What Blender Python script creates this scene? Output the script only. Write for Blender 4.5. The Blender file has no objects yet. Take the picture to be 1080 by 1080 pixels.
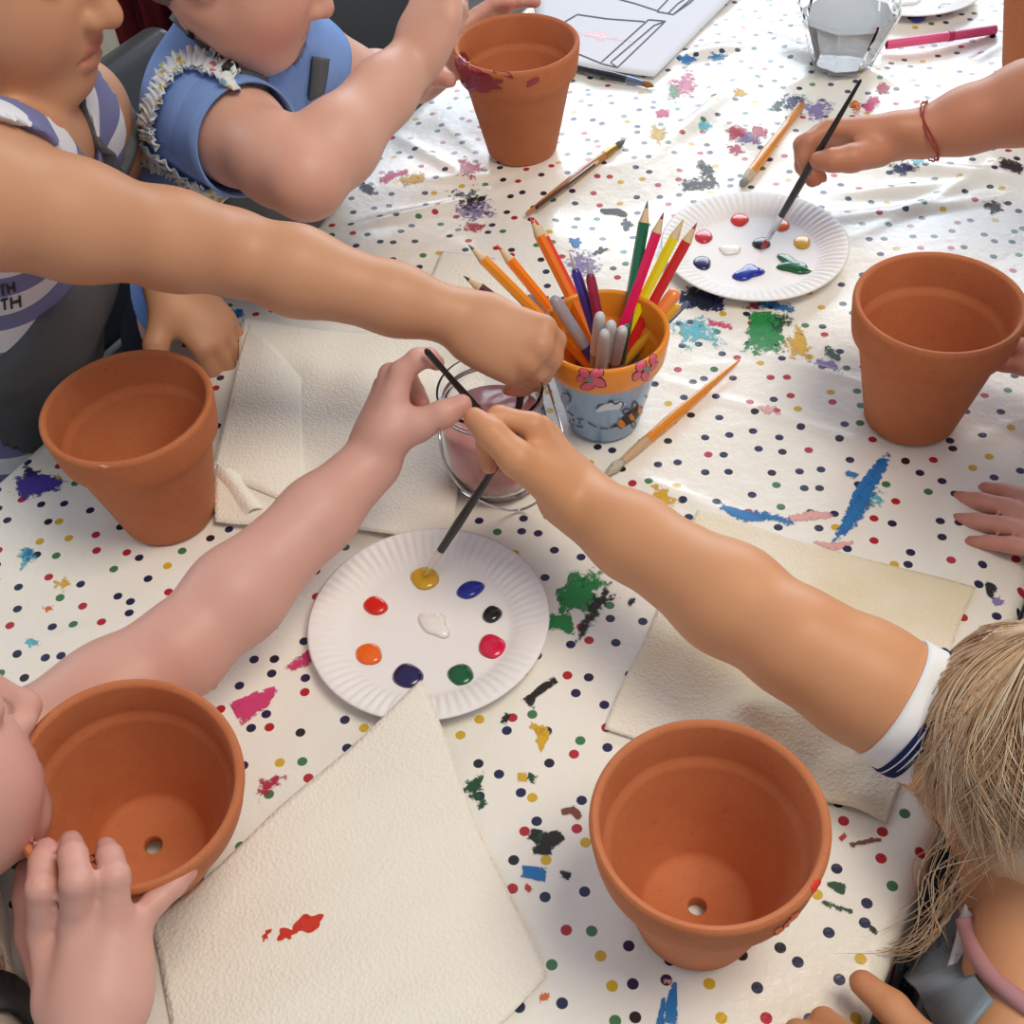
import bpy, bmesh, math, random
import numpy as np
from mathutils import Vector, Matrix
from mathutils.bvhtree import BVHTree

SC = bpy.context.scene
COL = SC.collection
PI = math.pi
A3 = lambda *a: np.array(a, float)

# ------------------------------------------------------------------ camera
CAM_H, PITCH, ROLL, FPX = 0.67323, 0.875971, -0.0938036, 1252.213
cp, sp, cr, sr = math.cos(PITCH), math.sin(PITCH), math.cos(ROLL), math.sin(ROLL)
FW = A3(0, cp, -sp)
_u, _r = A3(0, sp, cp), A3(1, 0, 0)
RT = cr*_r + sr*_u
UP = -sr*_r + cr*_u
EYE = A3(0, 0, CAM_H)
CX, CY = 540.0, 615.0
def ray(px, py): return FW + RT*(px-CX)/FPX - UP*(py-CY)/FPX
def PZ(px, py, z=0.0):
    d = ray(px, py); return EYE + d*((z-CAM_H)/d[2])
def PD(px, py, dep): return EYE + ray(px, py)*dep

cam = bpy.data.cameras.new('camera')
camo = bpy.data.objects.new('camera', cam); COL.objects.link(camo)
camo.matrix_world = Matrix([[RT[0], UP[0], -FW[0], 0], [RT[1], UP[1], -FW[1], 0], [RT[2], UP[2], -FW[2], CAM_H], [0, 0, 0, 1]])
cam.sensor_fit = 'HORIZONTAL'; cam.sensor_width = 36.0
cam.lens = 36.0*FPX/1080.0
cam.shift_y = (CY-540.0)/1080.0
cam.clip_start = 0.01
SC.camera = camo

# table frame: n runs across the table to the right edge, d along it away from the camera
N2 = A3(.835, -.55, 0); N2 /= np.linalg.norm(N2)
D2 = A3(.55, .835, 0); D2 /= np.linalg.norm(D2)
S0, S1, T0, T1 = -.737, .012, .085, 2.0
def ST(s, t, z=0.0): return N2*s + D2*t + A3(0, 0, z)

# ------------------------------------------------------------------ helpers: objects
def setp(o, label=None, cat=None, group=None, kind=None):
    for k, v in (('label', label), ('category', cat), ('group', group), ('kind', kind)):
        if v is not None: o[k] = v
    return o
def thing(name, loc, label, cat, group=None):
    o = bpy.data.objects.new(name, None); COL.objects.link(o)
    o.location = loc; o.empty_display_size = .03
    return setp(o, label, cat, group)
def mesh_obj(name, verts, faces, mat, parent=None, smooth=True, world=True, sharp=None):
    """link verts/faces as ONE object; verts are world coordinates unless world is False"""
    verts = np.asarray(verts, float).reshape(-1, 3)
    if parent is not None and world:
        verts = verts - np.array(chain_loc(parent))
    me = bpy.data.meshes.new(name)
    me.from_pydata(verts.tolist(), [], [tuple(map(int, f)) for f in faces])
    me.validate(); me.update()
    if smooth:
        me.polygons.foreach_set('use_smooth', [True]*len(me.polygons))
        if sharp is not None:
            me.set_sharp_from_angle(angle=math.radians(sharp))
    if mat is not None: me.materials.append(mat)
    o = bpy.data.objects.new(name, me); COL.objects.link(o)
    if parent is not None: o.parent = parent
    return o
def chain_loc(p):
    v = Vector((0, 0, 0))
    while p is not None:
        v += p.location; p = p.parent
    return v
class MB:
    def __init__(s): s.v, s.f = [], []
    def add(s, v, f):
        k = len(s.v); s.v += [tuple(map(float, p)) for p in v]; s.f += [tuple(i+k for i in q) for q in f]; return s
    def build(s, name, mat, parent=None, **k): return mesh_obj(name, s.v, s.f, mat, parent, **k)

def frame_for(d):
    d = np.asarray(d, float); d = d/np.linalg.norm(d)
    a = A3(0, 0, 1) if abs(d[2]) < .9 else A3(1, 0, 0)
    u = np.cross(a, d); u /= np.linalg.norm(u)
    return u, np.cross(d, u), d
def lathe(prof, n=64, c=(0, 0, 0), close=True):
    """revolve (r,z) pairs; a closed profile loop gives a closed solid"""
    v, f = [], []
    for r, z in prof:
        for k in range(n):
            a = 2*PI*k/n; v.append((c[0]+r*math.cos(a), c[1]+r*math.sin(a), c[2]+z))
    m = len(prof)
    for i in range(m if close else m-1):
        j = (i+1) % m
        for k in range(n):
            l = (k+1) % n
            f.append((i*n+k, i*n+l, j*n+l, j*n+k))
    return v, f
def sweep(pts, rad, n=12, cap=True, flat=None, closed=False):
    """tube through points with a radius per point; flat=(vector, factor) squashes it along vector"""
    pts = [np.asarray(p, float) for p in pts]; m = len(pts)
    rad = [rad]*m if np.isscalar(rad) else list(rad)
    v, f = [], []
    u = None
    for i, p in enumerate(pts):
        if closed: d = pts[(i+1) % m]-pts[i-1]
        else: d = pts[min(i+1, m-1)]-pts[max(i-1, 0)]
        d = d/(np.linalg.norm(d)+1e-12)
        if u is None: u, w, _ = frame_for(d)
        else:
            u = u-d*(u@d); u /= np.linalg.norm(u)+1e-12
        w = np.cross(d, u)
        for k in range(n):
            a = 2*PI*k/n; q = (u*math.cos(a)+w*math.sin(a))*rad[i]
            if flat is not None:
                fv = np.asarray(flat[0], float); fv = fv/np.linalg.norm(fv); q = q-fv*(q@fv)*(1-flat[1])
            v.append(p+q)
    for i in range(m if closed else m-1):
        j = (i+1) % m
        for k in range(n):
            l = (k+1) % n; f.append((i*n+k, i*n+l, j*n+l, j*n+k))
    if cap and not closed:
        f.append(tuple(range(n-1, -1, -1))); f.append(tuple((m-1)*n+k for k in range(n)))
    return v, f
def box(c, x, y, z, hx, hy, hz):
    c, x, y, z = map(lambda q: np.asarray(q, float), (c, x, y, z))
    v = [c+x*hx*i+y*hy*j+z*hz*k for k in (-1, 1) for j in (-1, 1) for i in (-1, 1)]
    return v, [(0, 2, 3, 1), (4, 5, 7, 6), (0, 1, 5, 4), (2, 6, 7, 3), (0, 4, 6, 2), (1, 3, 7, 5)]
def ribbon(pts, wid, nrm, th):
    """flat strap with thickness: nrm per point is the outward normal"""
    v, f = [], []
    pts = [np.asarray(p, float) for p in pts]; m = len(pts)
    for i, p in enumerate(pts):
        d = pts[min(i+1, m-1)]-pts[max(i-1, 0)]; d /= np.linalg.norm(d)
        n_ = np.asarray(nrm[i] if isinstance(nrm, list) else nrm, float); n_ = n_-d*(n_@d); n_ /= np.linalg.norm(n_)
        s = np.cross(d, n_)*wid/2
        v += [p-s, p+s, p+s+n_*th, p-s+n_*th]
    for i in range(m-1):
        for k in range(4):
            l = (k+1) % 4; f.append((i*4+k, i*4+l, i*4+4+l, i*4+4+k))
    f += [(3, 2, 1, 0), tuple((m-1)*4+k for k in range(4))]
    return v, f
def smoothline(pts, n=8):
    """Catmull-Rom through control points"""
    P = [np.asarray(p, float) for p in pts]; P = [2*P[0]-P[1]]+P+[2*P[-1]-P[-2]]
    out = []
    for i in range(1, len(P)-2):
        for k in range(n):
            t = k/n; a, b, c, d = P[i-1:i+3]
            out.append(.5*((2*b)+(c-a)*t+(2*a-5*b+4*c-d)*t*t+(-a+3*b-3*c+d)*t**3))
    out.append(P[-2]); return out

# ------------------------------------------------------------------ helpers: materials
def hexc(h):
    h = h.lstrip('#'); c = [int(h[i:i+2], 16)/255 for i in (0, 2, 4)]
    return tuple((x/12.92 if x <= .04045 else ((x+.055)/1.055)**2.4) for x in c)+(1,)
class NT:
    def __init__(s, name):
        s.m = bpy.data.materials.new(name); s.m.use_nodes = True; s.t = s.m.node_tree
        s.b = s.t.nodes['Principled BSDF']; s.out = s.t.nodes['Material Output']
    def n(s, typ, **k):
        q = s.t.nodes.new(typ)
        for a, b in k.items(): setattr(q, a, b)
        return q
    def l(s, a, b): s.t.links.new(a, b)
    def noise(s, scale, detail=3, rough=.5, vec=None):
        q = s.n('ShaderNodeTexNoise'); q.inputs['Scale'].default_value = scale; q.inputs['Detail'].default_value = detail; q.inputs['Roughness'].default_value = rough
        if vec is not None: s.l(vec, q.inputs['Vector'])
        return q
    def coord(s, which='Object'): return s.n('ShaderNodeTexCoord').outputs[which]
    def ramp(s, fac, stops, interp='LINEAR'):
        q = s.n('ShaderNodeValToRGB'); q.color_ramp.interpolation = interp
        e = q.color_ramp.elements
        while len(e) < len(stops): e.new(.5)
        for i, (p, c) in enumerate(stops): e[i].position = p; e[i].color = c
        s.l(fac, q.inputs['Fac']); return q
    def mix(s, fac, a, b, typ='MIX'):
        q = s.n('ShaderNodeMix', data_type='RGBA', blend_type=typ)
        for i, x in ((0, fac), (6, a), (7, b)):
            if hasattr(x, 'is_output'): s.l(x, q.inputs[i])
            else: q.inputs[i].default_value = x
        return q.outputs[2]
    def math(s, op, a, b=None):
        q = s.n('ShaderNodeMath', operation=op)
        for i, x in enumerate((a, b)):
            if x is None: continue
            if hasattr(x, 'is_output'): s.l(x, q.inputs[i])
            else: q.inputs[i].default_value = x
        return q.outputs[0]
    def bump(s, h, strength, dist):
        q = s.n('ShaderNodeBump'); q.inputs['Strength'].default_value = strength; q.inputs['Distance'].default_value = dist
        s.l(h, q.inputs['Height']); s.l(q.outputs[0], s.b.inputs['Normal']); return q
    def set(s, **k):
        for a, b in k.items(): s.b.inputs[a.replace('_', ' ')].default_value = b
        return s
def simple(name, col, rough=.5, var=.0, vscale=20, bump=0, bscale=200, bdist=.001, metal=0, coat=0, spec=.5, trans=0, ior=1.45, sss=0):
    t = NT(name); c = hexc(col) if isinstance(col, str) else col
    t.set(Base_Color=c, Roughness=rough, Metallic=metal, Coat_Weight=coat, Specular_IOR_Level=spec, Transmission_Weight=trans, IOR=ior)
    if sss: t.set(Subsurface_Weight=sss, Subsurface_Scale=.01); t.b.inputs['Subsurface Radius'].default_value = (1, .5, .3)
    co = t.coord()
    if var:
        q = t.noise(vscale, 5, .6, co)
        lo = tuple(x*(1-var) for x in c[:3])+(1,); hi = tuple(min(1, x*(1+var)) for x in c[:3])+(1,)
        t.l(t.ramp(q.outputs['Fac'], [(.3, lo), (.7, hi)]).outputs[0], t.b.inputs['Base Color'])
    if bump: t.bump(t.noise(bscale, 3, .6, co).outputs['Fac'], bump, bdist)
    return t.m
M = {}
def paintm(key, col, rough=.22, coat=.6): 
    if key not in M: M[key] = simple('wet_paint_'+key, col, rough, coat=coat)
    return M[key]

def mat_terracotta(name, c0, c1):
    t = NT(name); co = t.coord()
    a = t.noise(14, 6, .6, co); b = t.noise(260, 3, .6, co)
    base = t.ramp(a.outputs['Fac'], [(.3, hexc(c0)), (.72, hexc(c1))]).outputs[0]
    sp_ = t.ramp(b.outputs['Fac'], [(.28, (.75, .7, .66, 1)), (.42, (1, 1, 1, 1))]).outputs[0]
    t.l(t.mix(.5, base, sp_, 'MULTIPLY'), t.b.inputs['Base Color'])
    t.set(Roughness=.72, Specular_IOR_Level=.3)
    t.bump(b.outputs['Fac'], .18, .0006); return t.m
M['terracotta'] = mat_terracotta('terracotta_clay', '#b96b42', '#c87e54')

def mat_cloth():
    t = NT('spotted_oilcloth'); co = t.coord('Object')
    v = t.n('ShaderNodeTexVoronoi', voronoi_dimensions='2D', feature='F1'); v.inputs['Scale'].default_value = 1/.0222; v.inputs['Randomness'].default_value = .7
    t.l(co, v.inputs['Vector'])
    dot = t.ramp(v.outputs['Distance'], [(.0, (1, 1, 1, 1)), (0.147, (1, 1, 1, 1)), (.161, (0, 0, 0, 1))]).outputs[0]
    wn = t.n('ShaderNodeTexWhiteNoise', noise_dimensions='3D'); t.l(v.outputs['Color'], wn.inputs['Vector'])
    colr = t.ramp(wn.outputs['Value'], [(0, hexc('#1c1f4a')), (.42, hexc('#b3202f')), (.64, hexc('#1e1a24')), (.74, hexc('#d3ae2b')), (.87, hexc('#3f7a4d'))], 'CONSTANT').outputs[0]
    st = t.noise(7, 5, .6, co)
    base = t.ramp(st.outputs['Fac'], [(.3, hexc('#f0ece0')), (.5, hexc('#f3f1ea')), (.75, hexc('#f0ecdf'))]).outputs[0]
    t.l(t.mix(dot, base, colr), t.b.inputs['Base Color'])
    t.set(Roughness=.3, Specular_IOR_Level=.55, Coat_Weight=.35, Coat_Roughness=.12)
    a = t.noise(55, 5, .65, co); t.bump(a.outputs['Fac'], .5, .0024)
    return t.m
M['cloth'] = mat_cloth()

def mat_towel(name='embossed_paper_towel', wet=None, c='#f3efe4'):
    t = NT(name); co = t.coord('Object')
    v = t.n('ShaderNodeTexVoronoi', feature='F1'); v.inputs['Scale'].default_value = 420; t.l(co, v.inputs['Vector'])
    w = t.n('ShaderNodeTexWave', wave_type='RINGS'); w.inputs['Scale'].default_value = 9; w.inputs['Distortion'].default_value = 14; w.inputs['Detail'].default_value = 2; t.l(co, w.inputs['Vector'])
    h = t.math('MULTIPLY', v.outputs['Distance'], t.math('ADD', t.math('MULTIPLY', w.outputs['Fac'], .25), .75))
    t.set(Base_Color=hexc(c), Roughness=.95, Specular_IOR_Level=.1)
    if wet:
        a = t.noise(9, 3, .5, co)
        t.l(t.ramp(a.outputs['Fac'], [(.36, hexc(c)), (.62, hexc(wet))]).outputs[0], t.b.inputs['Base Color'])
    t.bump(h, .38, .0018); return t.m
M['towel'] = mat_towel()
M['towel_wet'] = mat_towel('damp_paper_towel', '#e6dabd', '#f1ece0')
M['plate'] = simple('white_paper_plate', '#f2f1f2', .55, spec=.3)
M['paper'] = simple('white_paper', '#e9ebf4', .8, spec=.2)
M['ink'] = simple('black_ink', '#2a2a30', .6)

def mat_skin(name, base, rosy, rough=.48):
    t = NT(name)
    at = t.n('ShaderNodeAttribute', attribute_name='tint')
    sep = t.n('ShaderNodeSeparateColor'); t.l(at.outputs['Color'], sep.inputs[0])
    co = t.coord()
    mott = t.noise(38, 4, .6, co)
    c = t.mix(t.math('MULTIPLY', mott.outputs['Fac'], .30), hexc(base), hexc(rosy))
    c = t.mix(sep.outputs[0], c, hexc(rosy))
    c = t.mix(sep.outputs[1], c, hexc('#b4565a'))       # lips
    c = t.mix(sep.outputs[2], c, hexc('#4a342a'))       # brows
    t.l(c, t.b.inputs['Base Color'])
    t.set(Roughness=rough, Specular_IOR_Level=.4, Subsurface_Weight=.12, Subsurface_Scale=.006)
    t.b.inputs['Subsurface Radius'].default_value = (1, .45, .3)
    fine = t.noise(420, 3, .6, co); t.bump(fine.outputs['Fac'], .08, .0008)
    return t.m
M['skin1'] = mat_skin('tan_skin', '#cf9c78', '#c07d63')
M['skin2'] = mat_skin('fair_pink_skin', '#deb09a', '#cf8478')
M['skin3'] = mat_skin('warm_brown_skin', '#c68a6c', '#bb7059')
M['skin4'] = mat_skin('pale_pink_skin', '#d9aa9c', '#cb877c')
M['skin5'] = mat_skin('golden_skin', '#d29b70', '#c97f62')
M['skin6'] = mat_skin('light_rosy_skin', '#d6a190', '#c77a6e')
def mat_fabric(name, col, var=.12, bs=900):
    return simple(name, col, .9, var, 12, .3, bs, .0008, spec=.2)
M['apron'] = simple('charcoal_wipeclean_fabric', '#565a5f', .55, .15, 9, .4, 40, .002, spec=.4)
M['apron_dark'] = simple('black_strap_webbing', '#232426', .6, .1, 30, .2, 500)
M['blue_shirt'] = mat_fabric('sky_blue_jersey', '#7fa0dc')
M['white_shirt'] = mat_fabric('white_cotton', '#e6e8ea')
M['navy'] = mat_fabric('navy_stripe_ribbing', '#1d2a55')
M['trouser'] = mat_fabric('dark_trouser_cotton', '#2b2d35')
M['beige'] = mat_fabric('beige_cotton', '#b9ada0')
M['chair'] = simple('charcoal_leatherette', '#43464a', .38, .08, 10, .25, 160, .0008)
M['chair_leg'] = simple('black_metal', '#1a1a1b', .35, metal=.6)
M['metal'] = simple('bright_wire', '#c9ccd0', .2, metal=1)
def mat_floral(name):
    t = NT(name); co = t.coord()
    v = t.n('ShaderNodeTexVoronoi', feature='F1'); v.inputs['Scale'].default_value = 130; t.l(co, v.inputs['Vector'])
    wn = t.n('ShaderNodeTexWhiteNoise', noise_dimensions='3D'); t.l(v.outputs['Color'], wn.inputs['Vector'])
    c = t.ramp(wn.outputs['Value'], [(0, hexc('#dfe8ee')), (.45, hexc('#7fa3bd')), (.6, hexc('#c85a78')), (.67, hexc('#dfe8ee')), (.8, hexc('#5f7f6a')), (.88, hexc('#c9b25a'))], 'CONSTANT').outputs[0]
    m = t.ramp(v.outputs['Distance'], [(.3, (1, 1, 1, 1)), (.45, (0, 0, 0, 1))]).outputs[0]
    t.l(t.mix(m, hexc('#dfe9ef'), c), t.b.inputs['Base Color']); t.set(Roughness=.9); return t.m
M['floral'] = mat_floral('floral_ruffle_cotton')
def mat_stripes(name, a, b, per, axis):
    t = NT(name); co = t.coord('Object')
    vm = t.n('ShaderNodeVectorMath', operation='DOT_PRODUCT'); t.l(co, vm.inputs[0]); vm.inputs[1].default_value = axis
    fr = t.math('FRACT', t.math('MULTIPLY', vm.outputs['Value'], 1/per))
    g = t.math('GREATER_THAN', fr, .52)
    t.l(t.mix(g, hexc(a), hexc(b)), t.b.inputs['Base Color']); t.set(Roughness=.9, Specular_IOR_Level=.2); return t.m
def mat_hair(name, cols, rough=.36):
    t = NT(name); at = t.n('ShaderNodeAttribute', attribute_name='strand')
    t.l(t.ramp(at.outputs['Fac'], [(i/(len(cols)-1), hexc(c)) for i, c in enumerate(cols)]).outputs[0], t.b.inputs['Base Color'])
    t.set(Roughness=rough, Specular_IOR_Level=.5); return t.m
M['blonde'] = mat_hair('blonde_hair', ['#b08a66', '#cfa983', '#e0c3a0', '#f0e0c8'])
M['brown_hair'] = mat_hair('dark_brown_hair', ['#2a1c15', '#3b281d', '#4d3627'])
M['fair_hair'] = mat_hair('light_brown_hair', ['#6d4f37', '#8a6a4a', '#a08060'])
M['wood'] = simple('pale_pencil_wood', '#d9bf98', .6, .1, 60)
M['glass'] = None
def mat_glass(name, col=(1, 1, 1, 1), rough=.02, ior=1.45):
    t = NT(name); t.set(Base_Color=col, Roughness=rough, Transmission_Weight=1.0, IOR=ior); return t.m
M['glass'] = mat_glass('clear_glass', (.97, .99, .99, 1), .01, 1.28)

# ------------------------------------------------------------------ setting
FLOOR = -.58
def struct(o): o['kind'] = 'structure'; return o
t = NT('grey_brown_floor'); co = t.coord()
t.l(t.ramp(t.noise(6, 5, .6, co).outputs['Fac'], [(.3, hexc('#3a3531')), (.7, hexc('#4b443e'))]).outputs[0], t.b.inputs['Base Color']); t.set(Roughness=.6)
v, f = box((0, .8, FLOOR-.03), (1, 0, 0), (0, 1, 0), (0, 0, 1), 3.2, 3.2, .03)
struct(mesh_obj('floor', v, f, t.m, smooth=False))
wallm = simple('cream_plaster', '#d9d2c4', .85, .04, 4)
v, f = box((-3.1, .8, FLOOR+1.3), (1, 0, 0), (0, 1, 0), (0, 0, 1), .05, 3.2, 1.3)
struct(mesh_obj('wall_left', v, f, wallm, smooth=False))

def chair(c, fwd, label, seat_z=-.22, back_h=.38, w=.36):
    """padded leatherette chair; c = centre of the seat, fwd = where the sitter faces"""
    fwd = unit(A3(*fwd)); sd = A3(-fwd[1], fwd[0], 0); z = A3(0, 0, 1)
    t = thing('dining_chair', (c[0], c[1], FLOOR), label, 'chair', 'charcoal chairs along the table')
    c = A3(c[0], c[1], seat_z)
    def pad(name, cc, x, y, n_, hx, hy, hz):
        v, f = box(cc, x, y, n_, hx, hy, hz); o = mesh_obj(name, v, f, M['chair'], t)
        b_ = o.modifiers.new('round', 'BEVEL'); b_.width = min(hz*.8, .018); b_.segments = 4; return o
    pad('seat', c-z*.025, sd, fwd, z, w/2, .18, .028)
    bc = c-fwd*.19+z*(back_h/2+.01); up_ = unit(z-fwd*.12)
    pad('backrest', bc, sd, up_, np.cross(sd, up_), w/2, back_h/2, .022)
    for a_ in (-1, 1):
        for b_ in (-1, 1):
            v, f = sweep([c+sd*a_*(w/2-.03)+fwd*b_*.15-z*.05, A3(*(c+sd*a_*(w/2-.02)+fwd*b_*.165)[:2], FLOOR)], [.013, .009], 12); mesh_obj('leg', v, f, M['chair_leg'], t, sharp=50)
    return t
def unit(v): v = np.asarray(v, float); return v/np.linalg.norm(v)
chair(ST(-.85, .80), N2, 'charcoal padded chair behind the light blue child, in front of the red curtain', back_h=.27)
chair(ST(-.83, 1.24), N2, 'charcoal padded chair behind the raised forearm at the far table side', back_h=.42)
# dark red curtain and a pale post against the left of the room
cw = PD(128, 15, 1.62)
t_ = NT('dark_red_curtain_cloth'); t_.set(Base_Color=hexc('#6a1420'), Roughness=.85)
nx, nz = 90, 12; V = []; F = []
for i in range(nx+1):
    for j in range(nz+1):
        u = i/nx-.5; x_ = ST(0, 0)+cw+unit(A3(1, .15, 0))*u*.34; fold = .018*math.sin(i*.55)+.008*math.sin(i*1.37)
        V.append(A3(x_[0], x_[1]+fold, FLOOR+.02+(1.5)*j/nz))
for i in range(nx):
    for j in range(nz): F.append((i*(nz+1)+j, (i+1)*(nz+1)+j, (i+1)*(nz+1)+j+1, i*(nz+1)+j+1))
o = mesh_obj('curtain', V, F, t_.m); so = o.modifiers.new('thick', 'SOLIDIFY'); so.thickness = .003
setp(o, 'dark red hanging curtain behind the charcoal chair', 'curtain')
q_ = PD(108, 66, 1.50); v, f = box((q_[0], q_[1], FLOOR+.75), (1, 0, 0), (0, 1, 0), (0, 0, 1), .022, .022, .75)
o = mesh_obj('post', v, f, simple('cream_painted_wood', '#dcd6c6', .6), smooth=False); setp(o, 'cream post in front of the dark red curtain', 'post')

# table under the cloth: top plus four legs
tb = thing('craft_table', tuple(ST((S0+S1)/2, (T0+T1)/2, FLOOR)), 'long craft table hidden under the spotted plastic cloth', 'table')
tm = simple('grey_laminate', '#7d7a76', .5)
m = MB(); m.add(*box(ST((S0+S1)/2, (T0+T1)/2, -.026), N2, D2, (0, 0, 1), (S1-S0)/2-.014, (T1-T0)/2-.014, .012)); m.build('tabletop', tm, tb, smooth=False)
for s in (S0+.07, S1-.07):
    for q in (T0+.08, T1-.08):
        m = MB(); m.add(*sweep([ST(s, q, FLOOR), ST(s, q, -.038)], .018, 16)); m.build('leg', M['chair_leg'], tb, sharp=40)

# the cloth: wrinkles are real relief
rng = np.random.default_rng(5)
CRE = []
def crease(p, q, w, h): CRE.append((np.asarray(p[:2], float), np.asarray(q[:2], float), w, h))
for a, b, w, h in [((600, 368), (1045, 508), .0035, .0016), ((735, 350), (1080, 455), .004, .0014), ((640, 490), (800, 555), .006, .0022),
                   ((700, 62), (800, 45), .012, .006), ((800, 45), (960, 88), .014, .006), ((690, 165), (800, 70), .008, .004), ((880, 205), (1010, 190), .008, .005),
                   ((860, 232), (1060, 205), .007, .005), ((900, 250), (1080, 160), .006, .004), ((330, 250), (560, 190), .007, .004), ((400, 130), (520, 200), .007, .003),
                   ((235, 320), (320, 380), .006, .003), ((300, 330), (320, 400), .005, .003), ((240, 335), (240, 385), .004, .003), ((960, 130), (1080, 90), .008, .004), ((940, 170), (1080, 190), .008, .005), ((0, 690), (130, 650), .006, .002), ((30, 640), (210, 560), .006, .0015), ((1000, 650), (1050, 560), .006, .002), ((1000, 480), (1080, 440), .006, .002)]:
    crease(PZ(*a), PZ(*b), w, h)
for k in range(95):
    x, y = rng.uniform(-.15, .85), rng.uniform(.78, 1.75); a = rng.normal(1.05, .7); L = rng.uniform(.05, .17)
    crease((x, y), (x+L*math.cos(a), y+L*math.sin(a)), rng.uniform(.004, .011), rng.uniform(.001, .0036)*min(1, .35+(y-.78)*1.4))
for k in range(26):
    x, y = rng.uniform(-.45, .4), rng.uniform(.15, .8); a = rng.uniform(0, PI); L = rng.uniform(.05, .15)
    crease((x, y), (x+L*math.cos(a), y+L*math.sin(a)), rng.uniform(.005, .01), rng.uniform(.0003, .0009))
WAVES = [(rng.uniform(12, 46)*np.array([math.cos(b), math.sin(b)]), rng.uniform(0, 6.28), a) for a, b in [(1, rng.uniform(0, PI)) for _ in range(9)]]
def cloth_h(x, y):
    x = np.asarray(x, float); y = np.asarray(y, float); h = np.zeros_like(x)
    amp = .00025+.00055*np.clip((y-.6)/.5, 0, 1)
    for kv, ph, a in WAVES: h += amp*np.sin(kv[0]*x+kv[1]*y+ph+1.3*np.sin(9*x-7*y+ph))
    for p, q, w, hh in CRE:
        d = q-p; L2 = d@d; tt = ((x-p[0])*d[0]+(y-p[1])*d[1])/L2; tc = np.clip(tt, 0, 1)
        dd = np.hypot(x-p[0]-tc*d[0], y-p[1]-tc*d[1])
        h += hh*np.exp(-(dd/w)**2)*np.clip(1.15-1.3*np.abs(tc-.5)*1.5, .1, 1)
    return np.minimum(h, .012)-.0015
def build_cloth():
    step = .0052; dr = .16
    ss = np.arange(S0-dr, S1+dr+1e-6, step); tt = np.arange(T0-dr, T1+dr+1e-6, step)
    Sg, Tg = np.meshgrid(ss, tt, indexing='ij')
    cs, ct = np.clip(Sg, S0, S1), np.clip(Tg, T0, T1)
    ds, dt = Sg-cs, Tg-ct; L = np.hypot(ds, dt); us, ut = ds/(L+1e-9), dt/(L+1e-9)
    R = .013; a = np.minimum(L/R, PI/2); rest = np.maximum(L-R*PI/2, 0)
    fold = .006*np.sin(38*(Sg*np.abs(ut)+Tg*np.abs(us)))*np.clip(rest/.05, 0, 1)
    out = R*np.sin(a)+rest*.06+fold; down = R*(1-np.cos(a))+rest
    S_, T_ = cs+us*out, ct+ut*out
    X = N2[0]*S_+D2[0]*T_; Y = N2[1]*S_+D2[1]*T_
    Z = cloth_h(X, Y)*np.exp(-(L/.02)**2)-down
    V = np.stack([X, Y, Z], -1).reshape(-1, 3); m = len(tt)
    i, j = np.meshgrid(np.arange(len(ss)-1), np.arange(m-1), indexing='ij'); i = i.ravel(); j = j.ravel()
    F = np.stack([i*m+j, (i+1)*m+j, (i+1)*m+j+1, i*m+j+1], -1)
    return V, F
cv, cf = build_cloth()
cloth = mesh_obj('tablecloth', cv, cf, M['cloth'])
setp(cloth, 'white plastic tablecloth with coloured spots and dried paint stains covering the table', 'tablecloth')

# surfaces marks can be laid on
class Surf:
    def __init__(s, objs):
        V, F = [], []
        for o in objs:
            mw = Matrix.Translation(chain_loc(o.parent)) if o.parent and not o.get('_mw') else Matrix.Identity(4)
            mw = world_of(o); k = len(V)
            V += [mw @ q.co for q in o.data.vertices]; F += [[i+k for i in p.vertices] for p in o.data.polygons]
        s.t = BVHTree.FromPolygons(V, F)
    def px(s, x, y):
        d = ray(x, y); h = s.t.ray_cast(Vector(EYE), Vector(d/np.linalg.norm(d)))
        return (None, None) if h[0] is None else (np.array(h[0]), np.array(h[1]))
def world_of(o):
    m = Matrix.LocRotScale(o.location, o.rotation_euler, o.scale)
    return world_of(o.parent) @ m if o.parent else m
def blob_px(surf, cx, cy, rx, ry, rot=0, jag=.15, seed=0, off=.0005, dome=0, rings=4, n=22, core=None):
    """irregular patch lying on a surface; (centre, radii) say where it lies in the photograph"""
    r = random.Random(seed); ph = [r.uniform(0, 6.28) for _ in range(5)]; am = [r.uniform(.3, 1)*jag for _ in range(5)]
    v, f = [], []
    ca, sa = math.cos(rot), math.sin(rot)
    def at(x, y, lift):
        p, q = surf.px(x, y)
        if p is None: return None
        if q @ (EYE-p) < 0: q = -q
        return p+q*(off+lift)
    p = at(cx, cy, dome)
    if p is None: return [], []
    v.append(p)
    for i in range(1, rings+1):
        fr = i/rings
        for k in range(n):
            a = 2*PI*k/n
            rr = (1+fr*sum(am[j]*math.sin((j+2)*a+ph[j]) for j in range(5)))*fr
            x, y = rx*rr*math.cos(a), ry*rr*math.sin(a)
            q = at(cx+x*ca-y*sa, cy+x*sa+y*ca, dome*math.sqrt(max(0, 1-fr*fr)) if dome else 0)
            if q is None: q = v[-1]
            v.append(q)
    for k in range(n): f.append((0, 1+k, 1+(k+1) % n))
    for i in range(rings-1):
        for k in range(n):
            l = (k+1) % n; a = 1+i*n; b = a+n
            f.append((a+k, b+k, b+l, a+l))
    if core is not None: core += [1.0]+[1-i/rings for i in range(1, rings+1) for k in range(n)]
    return v, [q[::-1] for q in f]
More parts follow.
